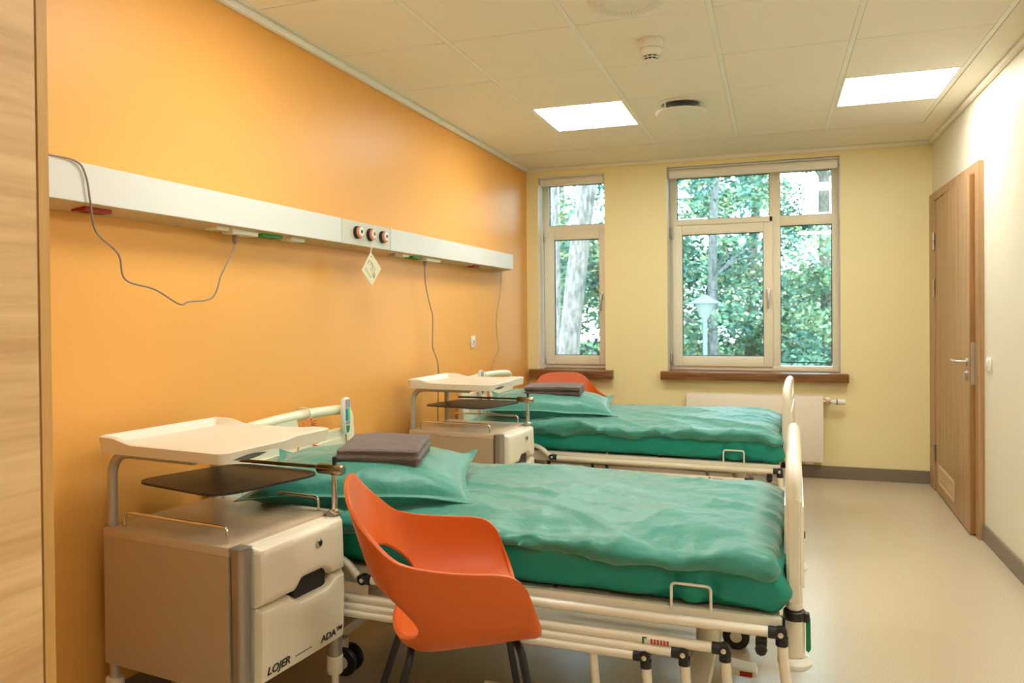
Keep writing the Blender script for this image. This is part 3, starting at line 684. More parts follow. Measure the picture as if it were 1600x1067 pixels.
# ------------------------------------------------------------------ beds
BW = .88
def board_mesh(bm, x):
    """moulded board with two grip openings; outline in (y, z), thickness round x"""
    n = 24
    def topz(y): v = (y/BW-.5)*2; return .862+.020*(1-v*v)-0.0
    zb = .455
    def ring_outer():
        pts = [(.0, zb), (BW, zb)]
        c = .055
        for k in range(7): a = k/6*PI/2; pts.append((BW-c+c*math.cos(a), topz(BW-c)-c+c*math.sin(a)))
        for k in range(1, 20): y = BW-c-(BW-2*c)*k/20; pts.append((y, topz(y)))
        for k in range(7): a = PI/2+k/6*PI/2; pts.append((c+c*math.cos(a), topz(c)-c+c*math.sin(a)))
        return pts
    out = ring_outer()
    # solid body below the grips
    def slab(pts, x0, x1, bev=.008): prism(bm, pts, x0, x1, 'x', bev=bev)
    zt = .762
    sl_ = .019
    slab([(.0, zb+.02), (.02, zb), (BW-.02, zb), (BW, zb+.02), (BW, zt), (BW-.10, zt), (.10+BW*.33, zt+.0), (.10, zt), (0, zt)], x-sl_, x+sl_, .006)
    # shaped inner swell
    slab([(.06, zb+.03), (BW-.06, zb+.03), (BW-.09, zt-.03), (.09, zt-.03)], x-.027, x+.027, .010)
    # top rail + ends + centre web as one swept tube with oval section
    path = []
    c = .05
    path.append((x, .022, zb)); path.append((x, .022, .70)); 
    for k in range(7): a = PI-k/6*PI/2; path.append((x, .022+c+c*math.cos(a), topz(c)-.022-c+c*math.sin(a)))
    for k in range(1, 16): y = .022+c+(BW-.044-2*c)*k/16; path.append((x, y, topz(y)-.022))
    for k in range(7): a = PI/2-k/6*PI/2; path.append((x, BW-.022-c+c*math.cos(a), topz(c)-.022-c+c*math.sin(a)))
    path.append((x, BW-.022, .70)); path.append((x, BW-.022, zb))
    tube(bm, path, .022, 14)
    slab([(BW*.36, zt-.005), (BW*.52, zt-.005), (BW*.50, .80), (BW*.49, topz(BW*.4)-.018), (BW*.30, topz(BW*.4)-.018), (BW*.37, .80)], x-.019, x+.019, .004)
    for s in (0, 1):
        y = .022 if s == 0 else BW-.022; e = 1 if s == 0 else -1
        slab([(y, zt-.005), (y+e*.055, zt-.005), (y+e*.030, zt+.02), (y+e*.022, .83), (y, .83)], x-.019, x+.019, .004)
    return out
def make_bed(label, loc, rz):
    t = thing('hospital_bed', label, 'hospital bed', loc, rz, 'cream hospital beds')
    L = 2.005
    def boardpart(name, x):
        bm = B(); board_mesh(bm, x); return new(name, bm, M_board if x < 1 else M_bedwhite, t, smooth=True)
    hb = boardpart('headboard', .03); fb = boardpart('footboard', L)
    # board posts, collars, sockets and bumpers
    for x, par in ((.03, hb), (L, fb)):
        for y in (.022, BW-.022):
            bm = B(); tube(bm, [(x, y, .34), (x, y, .46)], .0165, 14); new('board_post', bm, M_bedwhite, par, smooth=True)
            bm = B(); lathe(bm, [(.026, .322), (.027, .324), (.027, .425)], (x, y, 0), 'z', 22); so = new('post_socket', bm, M_bedwhite, t, smooth=True)
            bm = B(); lathe(bm, [(.005, 0), (.005, .001)], (x, y-.0265, .375), 'y', 10); new('bolt', bm, M_dark, so)
            bm = B(); lathe(bm, [(.0285, .424), (.030, .427), (.030, .447), (.026, .450)], (x, y, 0), 'z', 22); box(bm, x+.008, x+.040, y-.012, y+.012, .418, .445, .005); new('collar', bm, M_dark, so, smooth=True)
            bw_ = B(); lathe(bw_, [(.016, .322), (.040, .318), (.047, .308), (.046, .298), (.036, .289), (.006, .287)], (x, y, 0), 'z', 28); new('bumper_wheel', bw_, M_white, so, smooth=True)
            if y > .5: continue
            bm = B(); prism(bm, [(x+.030, .34), (x+.037, .335), (x+.043, .345), (x+.042, .43), (x+.030, .43)], y-.008, y+.008, 'y', bev=.002); new('release_lever', bm, M_greenlever, so, smooth=True)
    # side beams and cross members
    bm = B()
    for y in (-.046, BW+.016): box(bm, .06, L-.03, y, y+.03, .388, .444, .004)
    for x in (.07, .70, 1.30, L-.06): box(bm, x-.02, x+.02, -.02, BW+.02, .396, .434, .003)
    new('side_frame', bm, M_bedwhite, t, smooth=True)
    bm = B()
    for y in (-.048, BW+.014):
        box(bm, L-.03, L-.024, y, y+.034, .384, .448, .001)
    new('end_cap', bm, M_dark, t)
    bm = B()
    for (x0, x1) in ((.08, .72), (.74, .98), (1.0, 1.30), (1.32, 1.95)): box(bm, x0, x1, -.03, BW+.03, .436, .446, .003)
    new('mattress_platform', bm, mat('grey_platform', (.30, .27, .21), .4), t)
    # folded side rails, near and far side
    for sgn, y0 in ((-1, -.080), (1, BW+.060)):
        js = [(.675, 1.970, .418, 0), (.56, 1.822, .356, .006), (.445, 1.712, .331, .012), (.33, 1.605, .310, .018)]
        rr = thing('side_rail', 'x', 'x'); 
        for k_ in ('label', 'category'): del rr[k_]
        rr.parent = t
        for k, (xa, xb, z, dy) in enumerate(js):
            y = y0+sgn*dy; r = .0145
            bm = B(); tube(bm, [(xa, y, z), (xb-.02, y, z)], r, 14); new('rail_tube', bm, M_bedwhite, rr, smooth=True)
            # hinged links: arcs toward the head, hanging bars toward the foot
            bm = B(); tube(bm, smooth_path([(xa-.02, y, z+.008), (xa-.07, y, z+.050), (xa-.13, y, z+.062), (xa-.20, y, z+.035), (xa-.235, y, z-.02)] if k == 0 else [(xa-.02, y, z+.008), (xa-.04, y+sgn*-.01, z+.06), (xa-.07, y-sgn*.02, z+.07-.0*k)], 6), r*.98, 12)
            new('link', bm, M_bedwhite, rr, smooth=True)
            bm = B(); tube(bm, smooth_path([(xb+.004, y, z-.02), (xb+.010, y, z-.10), (xb+.032, y, .17), (xb+.05, y-sgn*.015, .135)], 6), r*.98, 12); new('link', bm, M_bedwhite, rr, smooth=True)
            for xj, ln in ((xb, -1), (xa, 1)):
                bm = B(); lathe(bm, [(.0125, -.014), (.017, -.012), (.017, .012), (.0125, .014)], (xj, y, z), 'y', 18)
                lathe(bm, [(.0165, xj-.032 if ln < 0 else xj+.010), (.0165, xj-.010 if ln < 0 else xj+.032)], (0, y, z), 'x', 16)
                if ln < 0: lathe(bm, [(.0165, z-.032), (.0165, z-.010)], (xj+.003, y, 0), 'z', 16)
                j = new('hinge_joint', bm, M_dark, rr, smooth=True)
                bm = B(); lathe(bm, [(.008, sgn*.0135), (.0075, sgn*.017), (.004, sgn*.019)], (xj, y, z), 'y', 14); new('rivet', bm, M_metal, j, smooth=True)
        bm = B(); box(bm, 1.905, 1.935, y0-.01, y0+.02, .375, .40, .004); lathe(bm, [(.014, -.03), (.017, -.02), (.012, .01)], (1.92, y0, .375), 'y', 8); new('lock_knob', bm, M_dark, rr, smooth=True)
        bm = B(); tube(bm, [(1.445, y0+sgn*.0, .33), (1.462, y0, .15)], .013, 12); new('support_bar', bm, M_bedwhite, rr, smooth=True)
        bm = B(); tube(bm, [(1.10, y0-sgn*.01, .135), (1.99, y0-sgn*.015, .135)], .012, 10); new('pivot_bar', bm, M_bedwhite, rr, smooth=True)
        if sgn < 0:
            bm = B()
            for q in range(6): box(bm, 1.622+q*.009, 1.628+q*.009, y0-.0215, y0-.0205, .348, .362)
            new('warning_print', bm, mat('red_print', (.45, .06, .03), .5), rr)
            bm = B(); box(bm, 1.598, 1.604, y0-.0215, y0-.0205, .346, .366); box(bm, 1.598, 1.612, y0-.0215, y0-.0205, .362, .366); new('arrow_print', bm, M_greenlever, rr)
    # mattress retaining loops
    for y, s in ((-.060, 1), (BW+.030, -1)):
        bm = B(); tube(bm, bend([(1.675, y, .442), (1.675, y, .515), (1.785, y, .515), (1.785, y, .442)], .014), .0042, 10); new('mattress_retainer', bm, M_bedwhite, t, smooth=True)
    # lifting columns, base and castors
    for x in (.42, 1.72):
        bm = B(); lathe(bm, [(.036, .13), (.036, .30)], (x, BW*.5, 0), 'z', 24); lathe(bm, [(.028, .30), (.028, .40)], (x, BW*.5, 0), 'z', 24); new('lifting_column', bm, M_bedwhite, t, smooth=True)
        bm = B(); prism(bm, [(x-.11, .385), (x+.11, .385), (x+.05, .315), (x-.05, .315)], BW*.5-.04, BW*.5-.034, 'y', bev=.002); prism(bm, [(x-.11, .385), (x+.11, .385), (x+.05, .315), (x-.05, .315)], BW*.5+.034, BW*.5+.04, 'y', bev=.002); new('bracket_plate', bm, M_bedwhite, t)
        bm = B(); box(bm, x-.035, x+.035, .08, BW-.08, .10, .14, .006); new('base_beam', bm, M_bedwhite, t, smooth=True)
        for y in (.10, BW-.10):
            bm = B(); lathe(bm, [(.018, .085), (.022, .09), (.022, .125)], (x+.055, y, 0), 'z', 16); box(bm, x, x+.06, y-.02, y+.02, .105, .125, .004)
            ca = new('caster', bm, M_bedwhite, t, smooth=True)
            for s in (-1, 1):
                bm = B(); lathe(bm, [(.02, s*.012), (.047, s*.012), (.05, s*.016), (.05, s*.028), (.046, s*.032), (.01, s*.030)], (x+.075, y, .05), 'y', 26); new('wheel', bm, M_dark, ca, smooth=True)
            bm = B(); lathe(bm, [(.01, -.034), (.022, -.0335), (.02, -.031)], (x+.075, y, .05), 'y', 20); new('hub', bm, M_bedwhite, ca, smooth=True)
        bm = B(); prism(bm, [(x+.06, .10), (x+.14, .085), (x+.17, .095), (x+.165, .11), (x+.06, .122)], BW*.5-.10, BW*.5-.03, 'y', bev=.003); pd = new('pedal', bm, M_white, t, smooth=True)
        bm = B(); box(bm, x+.115, x+.155, BW*.5-.102, BW*.5-.10, .092, .108); new('pedal_pad', bm, M_red, pd)
    bm = B(); box(bm, .42, 1.72, BW*.5-.03, BW*.5+.03, .095, .135, .005); new('base_spine', bm, M_bedwhite, t)
    bm = B(); box(bm, 1.28, 1.36, .20, .32, .34, .40, .008); box(bm, .9, 1.20, .38, .50, .30, .39, .01); new('actuator', bm, M_dark, t, smooth=True)
    return t
BED1 = ((.070, 2.300, 0), math.radians(-1.35)); BED2 = ((.085, 4.53, 0), math.radians(-2.6))
bed = make_bed('near cream adjustable hospital bed beside the orange armchair', *BED1)
bed2 = copy_tree(bed, BED2[0], BED2[1], 'far cream adjustable hospital bed in front of the windows')
def bedspace(bd, p): v = Matrix.Rotation(bd[1], 3, 'Z') @ Vector(p); return v+Vector(bd[0])

# linen
N = noise.noise
def ridge(x, y, z=0.): return 1-abs(N(Vector((x, y, z))))*2
def rz2(x, y, z=0.): return max(0, 1-abs(N(Vector((x, y, z))))*3.2)**1.6
def mattress(seed):
    sx, sy_, sz = 1.945, .935, .160
    def disp(q, n):
        x, y, z = q; s = seed*7.1
        a = .0045*N(Vector((x*2.2+s, y*3, z*4+s)))
        side = 1 if abs(n.z) < .6 else .4
        a += side*.006*ridge(x*5+z*9+s, z*7-x*1.5, y*2)*.8
        a += side*.004*ridge(x*11-z*14, s, z*9)
        if n.y < -.5:
            k_ = (1-sst(-.01, .045, z)); dx_ = abs(x-.712)
            a -= .020*math.exp(-((dx_-.055)/.020)**2)*k_-.006*math.exp(-(dx_/.04)**2)*k_
            a += .006*math.sin(z*150+dx_*20)*math.exp(-((dx_-.09)/.04)**2)*k_+.004*math.sin(z*170)*math.exp(-(dx_/.05)**2)*k_
        a -= .006
        q2 = q+n*a
        # foot corner tucks
        if q2.x > .86: q2 = q2+Vector((.012*math.sin(z*60+y*9)*sst(.86, .96, q2.x), 0, -.012*sst(.86, .96, q2.x)*(1 if z < 0 else .4)))
        return q2
    return softbox((sx, sy_, sz), .045, .0145, disp)
def duvet(seed):
    sx, sy_, sz = 1.80, .975, .048
    def disp(q, n):
        x, y, z = q; s = seed*3.7
        u, v = x*.93-y*.36, x*.36+y*.93
        a = .016*rz2(u*.9+s, v*3.4, s)+.010*rz2(u*1.7-s, v*6.5, 2.3)+.004*rz2(v*1.6-s, u*3.5, 5.1)+.003*rz2(x*9, y*13, s)+.010*N(Vector((x*2.1, y*2.6, s)))-.004
        a += .0018*N(Vector((x*38, y*38, s)))
        if n.z < -.3: a *= .2
        edge = sst(.36, .475, abs(y))*(1 if y < 0 else .25); a += edge*(.009*N(Vector((x*5+s, y*3, 4)))+.014*rz2(x*3.2+s+z*9, z*14, 1.2)+.007*rz2(x*8-s-z*16, z*20, 3.2))
        # crisp ironed fold lines
        for fy in (-.12, .20): a += .0022*math.exp(-((y-fy)/.006)**2)
        for fx in (-.25, .18, .60): a += .0022*math.exp(-((x-fx)/.006)**2)
        q2 = q+n*a
        sag = sst(.30, .47, abs(y))
        q2.z -= .030*sag*(1+.30*N(Vector((x*4, s, 0)))); q2.z -= .022*sst(.80, .90, x); q2.z += .004*math.cos(y*4.2)
        q2.y += (-1 if y < 0 else 1)*.010*N(Vector((x*5, s, 3)))*sag
        return q2
    return softbox((sx, sy_, sz), .030, .0105, disp)
def pillow(seed, L_=.74, Wd=.60, T=.155):
    bm = B(); nx, ny = 96, 80; sides = []
    for s in (1, -1):
        g = []
        for i in range(nx+1):
            row = []
            for j in range(ny+1):
                u, v = -1+2*i/nx, -1+2*j/ny
                body = (max(0, 1-abs(u)**3.2)**.55)*(max(0, 1-abs(v)**3.2)**.55)
                fl = .93
                uu, vv = u/fl, v/fl
                body = (max(0, 1-min(1, abs(uu))**3.0)**.60)*(max(0, 1-min(1, abs(vv))**3.0)**.60)
                x = u*L_/2*(1-.045*(1-abs(u)**4)*0-.05*(1-v*v)*abs(u)**3*-1*-1); y = v*Wd/2*(1-.085*(1-u*u)*abs(v)**2.5)
                x = u*L_/2*(1-.105*(1-v*v)*abs(u)**2.5)
                rad = ridge(math.atan2(v, u)*2.6+seed, 3*max(abs(u), abs(v)), seed)
                wr = .010*rad*body**.5*sst(.45, .95, max(abs(u), abs(v)))+.006*N(Vector((x*7, y*7, seed)))*body+.004*ridge(x*6+y*9, y*3, seed)*body
                z = s*(T/2*body+.0015)+wr*(1 if s > 0 else -.5)
                z += .030*(abs(u)*abs(v))**5*(1 if v > 0 else -.3)+.010*N(Vector((x*5, y*5, seed*2)))*max(abs(u), abs(v))**3
                row.append(bm.verts.new((x, y, z)))
            g.append(row)
        sides.append(g)
    for g in sides:
        for i in range(nx):
            for j in range(ny): bm.faces.new((g[i][j], g[i+1][j], g[i+1][j+1], g[i][j+1]))
    a, b = sides
    def per(g): return [g[i][0] for i in range(nx+1)]+[g[nx][j] for j in range(1, ny+1)]+[g[i][ny] for i in range(nx-1, -1, -1)]+[g[0][j] for j in range(ny-1, 0, -1)]
    A, C = per(a), per(b); n = len(A)
    for k in range(n): bm.faces.new((A[k], A[(k+1) % n], C[(k+1) % n], C[k]))
    return bm
def towel(seed, sx, sy_, sz, layers=3):
    """folded bath towel: stacked rounded layers joined at one fold"""
    def disp(q, n):
        x, y, z = q
        a = .0035*N(Vector((x*9+seed, y*9, z*9)))+.0016*N(Vector((x*60, y*60, z*60+seed)))
        lay = math.cos(z/sz*2*PI*1.0)
        if abs(n.z) < .75:      # edges of the folded layers
            a += .0035*math.cos((z+.002*math.sin(x*14+seed))/sz*2*PI*2.2)
        a += .0022*N(Vector((x*22, y*22, seed)))
        q2 = q+n*a
        q2.z += .006*(-(x/(sx/2))**2*.8)+.004*N(Vector((x*5, y*5, seed)))
        return q2
    return softbox((sx, sy_, sz), min(.020, sz*.42), .0045, disp)
def place(o, bd, p, rz=0, rx=0, ry=0):
    o.location = bedspace(bd, p); o.rotation_euler = (rx, ry, bd[1]+rz)
for k, bd in enumerate((BED1, BED2)):
    nm = ('near', 'far')[k]
    o = new('mattress', mattress(k+1), M_teal2, smooth=True, autosmooth=80); place(o, bd, (1.018, BW/2-.015, .526))
    tag(o, nm+' bed mattress wrapped in dark teal sheet', 'mattress', 'mattresses in teal sheets')
    o = new('duvet', duvet(k+2.3), M_teal, smooth=True, autosmooth=80); place(o, bd, (1.065, BW/2-.02, .621))
    tag(o, ('wrinkled teal duvet spread over the near bed', 'wrinkled teal duvet spread over the far bed by the windows')[k], 'duvet', 'teal duvets')
o = new('pillow', pillow(1.3, .80, .55, .185), M_teal, smooth=True, autosmooth=80); place(o, BED1, (.535, .190, .692), math.radians(22), math.radians(4.5), math.radians(1))
tag(o, 'plump teal pillow on the near bed, under the larger folded towel', 'pillow', 'teal pillows')
o = new('pillow', pillow(4.3, .84, .54, .175), M_teal, smooth=True, autosmooth=80); place(o, BED2, (.56, .25, .692), math.radians(17), math.radians(4), math.radians(2))
tag(o, 'teal pillow on the far bed with pointed corners', 'pillow', 'teal pillows')
o = new('towel', towel(1.0, .30, .24, .064), M_towel, smooth=True, autosmooth=80); place(o, BED1, (.605, .19, .797), math.radians(15), math.radians(6), math.radians(0))
tag(o, 'brown folded terry towel on the near pillow', 'towel', 'brown folded towels')
# the far towel is folded in three: its fold shows as a roll at the end
bm = towel(5.0, .36, .22, .024)
bmesh.ops.translate(bm, verts=bm.verts, vec=(0, 0, .016)); b2 = towel(7.0, .365, .225, .024); bmesh.ops.translate(b2, verts=b2.verts, vec=(0, 0, -.010))
me_ = bpy.data.meshes.new('t'); b2.to_mesh(me_); b2.free(); bm.from_mesh(me_)
o = new('towel', bm, M_towel, smooth=True, autosmooth=80); place(o, BED2, (.585, .25, .795), math.radians(9), math.radians(3), 0)
tag(o, 'brown towel folded in layers on the far pillow', 'towel', 'brown folded towels')

# handsets with coiled orange cable, hung on the headboards
def handset(bd, y, lab, cat_lab2, hook_y):
    x = .062
    t = thing('bed_handset', lab, 'remote control', bedspace(bd, (x, y, .83)), bd[1], 'bed remote controls')
    prof = [(-.028, .062), (-.020, .076), (.0, .080), (.020, .076), (.028, .062), (.027, -.03), (.021, -.075), (.008, -.092), (-.008, -.092), (-.021, -.075), (-.027, -.03)]
    bm = B(); prism(bm, prof, 0, .022, 'x', bev=.005); bd_ = new('housing', bm, M_white, t, smooth=True)
    def pad(pts, mt, nm): 
        bm = B(); prism(bm, pts, .0221, .0235, 'x'); new(nm, bm, mt, t)
    pad([(-.019, .030), (.019, .030), (.019, .068), (-.019, .068)], M_greypad, 'keypad')
    pad([(-.019, -.028), (-.001, -.028), (-.001, .028), (-.019, .028)], M_blue, 'keypad'); pad([(.001, -.028), (.019, -.028), (.019, .028), (.001, .028)], M_lgreen, 'keypad')
    pad([(-.018, -.046), (.018, -.046), (.018, -.030), (-.018, -.030)], M_greypad, 'keypad'); pad([(-.015, -.05), (.015, -.05), (.013, -.07), (.006, -.082), (-.006, -.082), (-.013, -.07)], M_greenlever, 'keypad')
    bm = B(); box(bm, -.022, .002, -.012, .012, .020, .034, .003); new('hook', bm, M_white, t)
    bm = B(); tube(bm, smooth_path([(.010, 0, -.09), (.012, .004, -.13), (.014, .014, -.17), (.02, .02, -.20)], 5), .003, 8); new('cable', bm, M_cord, t, smooth=True)
    # orange call cable: loop over the top rail, then coil hanging
    c = thing('call_cable', cat_lab2, 'cable', bedspace(bd, (x, hook_y, .80)), bd[1], 'orange coiled cables on the headboards')
    bm = B(); pts = []
    for i in range(420):
        u = i/419; zz = .035-u*.33; a = u*2*PI*34; yy = .012+u*.035
        pts.append((.014+.010*math.cos(a), yy+.010*math.sin(a), zz))
    tube(bm, pts, .0026, 5); new('coil', bm, M_hose, c, smooth=True)
    bm = B(); tube(bm, smooth_path([(.004, .012, .038), (.002, -.005, .045), (.004, -.045, .015), (.006, -.085, -.06), (.010, -.125, -.19), (.012, -.105, -.28), (.016, -.06, -.33)], 6), .004, 8); new('lead', bm, M_hose, c, smooth=True)
    s = thing('cable_strap', cat_lab2.replace('orange coiled cable', 'white cable clip'), 'clip', bedspace(bd, (x-.03, hook_y+.01, .862)), bd[1], 'white cable clips on the headboards')
    bm = B(); tube(bm, bend([(-.028, -.008, .0), (-.026, -.01, .028), (.026, -.008, .026), (.030, .004, -.012), (.032, .012, -.055), (.030, .0, -.082)], .010), .0065, 8, ry=.0028); new('strap', bm, M_white, s, smooth=True)
    return t
handset(BED1, .765, 'bed remote with blue and green keys hooked on the near headboard', 'orange coiled cable hanging on the near headboard', .50)
handset(BED2, .23, 'bed remote hooked on the far headboard behind the far cabinet', 'orange coiled cable hanging on the far headboard', .33)

# ------------------------------------------------------------------ armchairs
def make_chair(label, loc, rz):
    t = thing('armchair', label, 'armchair', loc, rz, 'orange shell armchairs')
    # rim (right half): x forward, y sideways, z height
    rimp = [(.290, .200, .492), (.284, .232, .525), (.268, .250, .575), (.250, .256, .625), (.222, .260, .655), (.180, .262, .668), (.110, .262, .674), (.040, .258, .682), (-.024, .252, .692),
            (-.070, .242, .715), (-.110, .225, .752), (-.145, .200, .790), (-.168, .165, .826), (-.178, .115, .846), (-.182, .055, .852), (-.183, 0, .853)]
    basep = [(.300, .165, .478), (.280, .170, .472), (.250, .172, .468), (.215, .172, .464), (.180, .172, .461), (.145, .170, .458), (.110, .168, .456), (.075, .165, .455), (.045, .160, .455),
             (.018, .152, .455), (-.005, .140, .455), (-.022, .125, .456), (-.034, .102, .456), (-.042, .072, .456), (-.046, .036, .456), (-.047, 0, .456)]
    Zs = lambda z: z
    rimp = [(p[0], p[1], Zs(p[2])) for p in rimp]; basep = [(p[0]-.018*(p[0] > .2), p[1], Zs(p[2]+.010*sst(.0, .12, p[0]))) for p in basep]
    K = 5
    R_ = smooth_path(rimp, K); Bq = smooth_path(basep, K); n = len(R_)
    rows = 28
    def wall(i, s):
        """points from rim down to base for column i"""
        r, b = R_[i], Bq[i]; out = []
        u = i/(n-1)
        for k in range(rows+1):
            q = k/rows
            # eased: stays near the rim plan position, then rounds under into the seat
            h = 1-q
            ez = h; e = 1-(1-h)**2.2
            back = sst(.36, .78, u)
            e = (1-back)*(1-(1-h)**2.6)+back*(h**.95)
            x = b.x+(r.x-b.x)*e; y = b.y+(r.y-b.y)*e; z = b.z+(r.z-b.z)*ez
            z = b.z+(r.z-b.z)*(ez**1.25)
            # rolled lip
            if q < .08: x -= 0
            out.append(Vector((x, s*y, z)))
        return out
    bm = B(); cols = []
    order = [(i, -1) for i in range(n)]+[(i, 1) for i in range(n-2, -1, -1)]
    for i, s in order: cols.append([bm.verts.new(p) for p in wall(i, s)])
    for a, b in zip(cols, cols[1:]):
        for k in range(rows): bm.faces.new((a[k], b[k], b[k+1], a[k+1]))
    # seat pan: bridge mirrored base points
    M_ = 14; pan = []
    for i in range(n):
        a, b = cols[i][rows], cols[len(order)-1-i][rows]
        if i == n-1: pan.append([a]*(M_+1)); continue
        row = [a]
        for k in range(1, M_):
            p = a.co.lerp(b.co, k/M_); d_ = math.sin(PI*k/M_); u = i/(n-1)
            p.z -= .008*d_*sst(0, .3, u)*(1-u); p.x += .030*d_*(1-sst(0, .5, u)); p.z -= .010*d_*(1-sst(0, .2, u))
            row.append(bm.verts.new(p))
        row.append(b); pan.append(row)
    for r0, r1 in zip(pan, pan[1:]):
        for k in range(M_):
            vs = [r0[k], r0[k+1], r1[k+1], r1[k]]; u_ = []
            for v in vs:
                if v not in u_: u_.append(v)
            if len(u_) > 2: bm.faces.new(u_)
    # wrap-round opening between seat and back
    dele = []
    for f in bm.faces:
        c = f.calc_center_median()
        if c.x < .035 and c.z > .42 and abs(c.y/.222)**3.2+abs((c.z-.562)/.086)**2.2 < 1: dele.append(f)
    bmesh.ops.delete(bm, geom=dele, context='FACES')
    rim_ = [v for v in bm.verts if v.is_boundary and v.co.x < .05 and v.co.z < .70 and abs(v.co.y) < .26]
    rs = set(rim_)
    for it in range(14):
        nw = {}
        for v in rim_:
            nb = [e.other_vert(v).co for e in v.link_edges if e.is_boundary]
            if len(nb) == 2: nw[v] = v.co*.4+(nb[0]+nb[1])*.3
        for v, c in nw.items(): v.co = c
    bmesh.ops.recalc_face_normals(bm, faces=bm.faces)
    sh = new('shell', bm, M_orangepl, t, smooth=True, autosmooth=180)
    md = sh.modifiers.new('s', 'SOLIDIFY'); md.thickness = .011; md.offset = 0; md.use_even_offset = False; md2 = sh.modifiers.new('b', 'BEVEL'); md2.width = .004; md2.segments = 2; md2.angle_limit = math.radians(50)
    dg = bpy.context.evaluated_depsgraph_get(); me = bpy.data.meshes.new_from_object(sh.evaluated_get(dg)); sh.modifiers.clear(); sh.data = me
    for p in me.polygons: p.use_smooth = True
    me.set_sharp_from_angle(angle=math.radians(60))
    for s in (-1, 1):
        bm = B(); tube(bm, bend([(-.020, s*.09, .446), (-.025, s*.155, .446), (-.160, s*.238, .0)], .030), .0105, 12); new('leg', bm, M_blackmetal, t, smooth=True)
        bm = B(); tube(bm, bend([(.235, s*.09, .446), (.250, s*.155, .446), (.330, s*.238, .0)], .030), .0105, 12); new('leg', bm, M_blackmetal, t, smooth=True)
    bm = B(); box(bm, -.03, .245, -.09, .09, .438, .452, .004); new('seat_bracket', bm, M_blackmetal, t)
    return t
ch = make_chair('orange plastic armchair with black legs, pulled up to the near bed', (1.12, 1.840, 0), math.radians(28))
ch2 = copy_tree(ch, (.46, 5.90, 0), math.radians(-62), 'orange armchair in the corner behind the far bed, under the narrow window')
ch2.scale = (1.06, 1.06, .935)

# ------------------------------------------------------------------ outside
GZ = -2.6
bm = B(); bmesh.ops.create_grid(bm, x_segments=60, y_segments=60, size=45)
for v in bm.verts: v.co += Vector((0, 52, GZ+.3*N(Vector((v.co.x*.1, v.co.y*.1, 0)))))
tag(new('ground', bm, mat('grass', (.07, .20, .04), .9, var=(3, .2, (.03, .11, .02)))), 'green ground outside beyond the windows', 'ground', kind='structure')
LEAF = [mat('leaf_bright', (.24, .35, .20), .6), mat('leaf_mid', (.11, .24, .16), .6), mat('leaf_dark', (.035, .11, .085), .6), mat('leaf_yellow', (.38, .36, .17), .6)]
for M in LEAF:
    b = M.node_tree.nodes['Principled BSDF']; b.inputs['Transmission Weight'].default_value = 0
def bark(name, c1, c2): return mat(name, c1, .9, var=(9, .15, c2), bump=(14, .8, .04), aniso=(3, 3, .8))
M_pine = bark('pine_bark', (.25, .225, .215), (.11, .095, .09)); M_bark = bark('grey_bark', (.22, .19, .16), (.10, .085, .07)); M_birch = bark('birch_bark', (.22, .22, .22), (.10, .10, .10))
def tree(lab, x, y, h, blobs, nleaf, mts, trunk_r, mt_tr, lean=(0, 0), leaf=.11, branches=6, seed=0, cat='tree'):
    rnd = random.Random(seed); t = thing('tree', lab, cat, (x, y, GZ), group='trees and shrubs beyond the windows')
    top = Vector((lean[0], lean[1], h)); path = []
    for k in range(9): u = k/8; path.append(Vector((lean[0]*u+.06*math.sin(u*7+seed), lean[1]*u, h*u)))
    bm = B(); P = smooth_path(path, 3); tube(bm, P, [trunk_r*(1-.55*i/(len(P)-1)) for i in range(len(P))], 12)
    cs = []
    for k in range(branches):
        u = .35+.6*rnd.random(); b0 = path[int(u*8)]; a = rnd.random()*2*PI; ln = .8+1.3*rnd.random()
        e = b0+Vector((math.cos(a)*ln, math.sin(a)*ln, ln*.45)); tube(bm, smooth_path([b0, b0.lerp(e, .5)+Vector((0, 0, .15)), e], 3), [trunk_r*.28*(1-.12*q) for q in range(7)], 6); cs.append(e)
    new('trunk', bm, mt_tr, t, smooth=True)
    if not nleaf: return t
    me = bpy.data.meshes.new('foliage'); vs, fs, mi = [], [], []
    leaf *= .72; nleaf = int(nleaf*1.25)
    for k in range(nleaf):
        bl = blobs[rnd.randrange(len(blobs))]
        a, b_, c = rnd.gauss(0, 1), rnd.gauss(0, 1), rnd.gauss(0, 1); l_ = math.sqrt(a*a+b_*b_+c*c)+1e-6; rr = (rnd.random()**.45)
        p = Vector((bl[0]+a/l_*bl[3]*rr, bl[1]+b_/l_*bl[3]*rr, bl[2]+c/l_*bl[4]*rr))
        if N(p*1.3+Vector((seed, 0, 0))) < -.12: continue
        d1 = Vector((rnd.gauss(0, 1), rnd.gauss(0, 1), rnd.gauss(0, .6))).normalized(); d2 = d1.cross(Vector((rnd.gauss(0, 1), rnd.gauss(0, 1), rnd.gauss(0, 1)))).normalized()
        s = leaf*(.5+rnd.random()*.8); i0 = len(vs)
        vs += [p-d1*s, p+d2*s*.45, p+d1*s, p-d2*s*.45]; fs.append((i0, i0+1, i0+2, i0+3))
        q = N(p*.9+Vector((0, seed, 3))); mi.append(0 if q > .15 else 1 if q > -.2 else 2); 
        if rnd.random() < .10: mi[-1] = 3
    me.from_pydata(vs, [], fs)
    for M in mts: me.materials.append(M)
    me.polygons.foreach_set('material_index', mi); o = bpy.data.objects.new('foliage', me); COL.objects.link(o); o.parent = t
    return t
def blobset(rnd, n, cx, cz, R, H, r):
    return [(cx+rnd.uniform(-R, R), rnd.uniform(-R, R), cz+rnd.uniform(-H, H), r*rnd.uniform(.7, 1.2), r*rnd.uniform(.5, .9)) for _ in range(n)]
rb = random.Random(9)
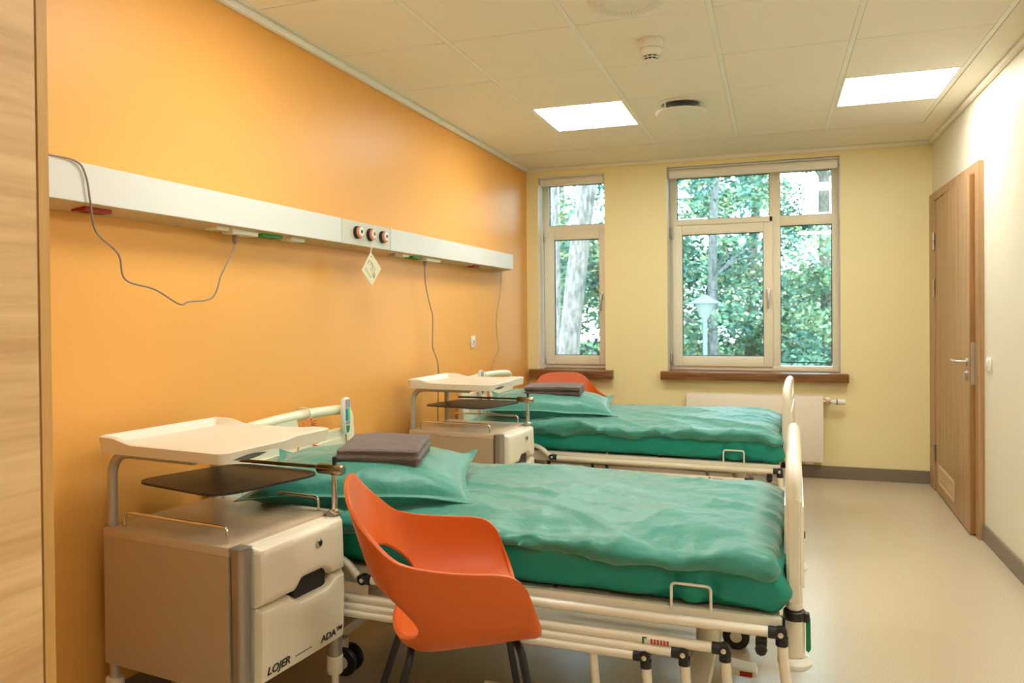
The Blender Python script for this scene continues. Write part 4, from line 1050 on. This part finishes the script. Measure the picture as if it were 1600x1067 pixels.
tree('thick pale pine trunk close outside the narrow window', -.60, 8.9, 9.5, [], 0, LEAF, .165, M_pine, (.97, 0), branches=0, seed=2)
tree('slimmer pale trunk at the left of the narrow window', -1.03, 10.6, 9.5, [], 0, LEAF, .08, M_pine, (.10, 0), branches=0, seed=5)
tree('pale birch behind the street lamp outside the wide window', .85, 15.0, 9, blobset(rb, 14, 0, 5.5, 1.8, 2.2, .9), 9000, LEAF, .12, M_birch, (.25, 0), seed=7, leaf=.09)
tree('leafy tree behind the pine trunk', -3.6, 14.5, 8, blobset(rb, 22, 0, 4.2, 1.9, 2.6, 1.0), 16000, LEAF, .14, M_bark, seed=11, leaf=.10)
tree('bushy tree between the two window views', -1.4, 17.0, 7, blobset(rb, 24, 0, 3.6, 2.1, 2.2, 1.1), 16000, LEAF, .14, M_bark, seed=12, leaf=.11)
tree('tree with dark branches across the wide window', 1.3, 18.0, 9.0, blobset(rb, 22, 0, 4.2, 1.6, 2.8, .95), 15000, LEAF, .16, M_bark, (.6, 0), seed=13, leaf=.10, branches=12)
tree('tall bare topped tree at the right of the wide window', 3.35, 19.0, 11, blobset(rb, 16, -.2, 5.8, 1.0, 3.0, .75), 8000, LEAF, .18, M_bark, (-.3, 0), seed=14, leaf=.10, branches=14)
tree('low dark shrub at the foot of the wide window view', 2.9, 15.5, 3.0, blobset(rb, 18, 0, 2.0, 1.4, .9, .8), 13000, [LEAF[1], LEAF[2], LEAF[2], LEAF[0]], .08, M_bark, seed=15, leaf=.09, cat='shrub')
tree('light green shrub left of the street lamp', -.9, 13.0, 3.2, blobset(rb, 14, 0, 2.3, 1.0, .9, .7), 9000, LEAF, .07, M_bark, seed=16, leaf=.08, cat='shrub')
tree('green shrub under the birch', 1.1, 13.2, 2.9, blobset(rb, 14, 0, 1.9, 1.1, .8, .7), 9000, LEAF, .07, M_bark, seed=17, leaf=.08, cat='shrub')
for k, (x, y, hh) in enumerate(((-7.5, 22, 9), (-4.5, 24, 8.2), (-1.2, 26, 7.0), (2.2, 27, 5.2), (5.6, 24, 5.4), (9, 26, 8))):
    tree(('distant tree far left behind the narrow window', 'distant tree behind the narrow window', 'distant tree left of centre in the wide window', 'distant tree in the middle of the wide window',
          'distant tree at the right of the wide window', 'distant tree far right outside')[k], x, y, hh, blobset(rb, 22, 0, hh*.55, 2.1, hh*.36, 1.4), 12000, LEAF, .2, M_bark, seed=20+k, leaf=.16)
# street lamp
t = thing('street_lamp', 'pale post lamp with a conical cap outside the wide window', 'street lamp', (1.03, 12.0, GZ))
M_lampost = mat('pale_lamp_post', (.16, .19, .21), .4)
bm = B(); tube(bm, [(0, 0, 0), (0, 0, 3.78)], .035, 14); lathe(bm, [(.06, 0), (.06, .5), (.04, .55)], seg=16); new('post', bm, M_lampost, t, smooth=True)
bm = B(); lathe(bm, [(.03, 3.76), (.06, 3.80), (.14, 3.98), (.145, 4.0)], seg=20); new('lantern', bm, mat('lantern_glass', (.30, .33, .34), .2), t, smooth=True)
bm = B(); lathe(bm, [(.24, 4.0), (.25, 4.01), (.05, 4.12), (.01, 4.14)], seg=24); new('cap', bm, M_lampost, t, smooth=True)
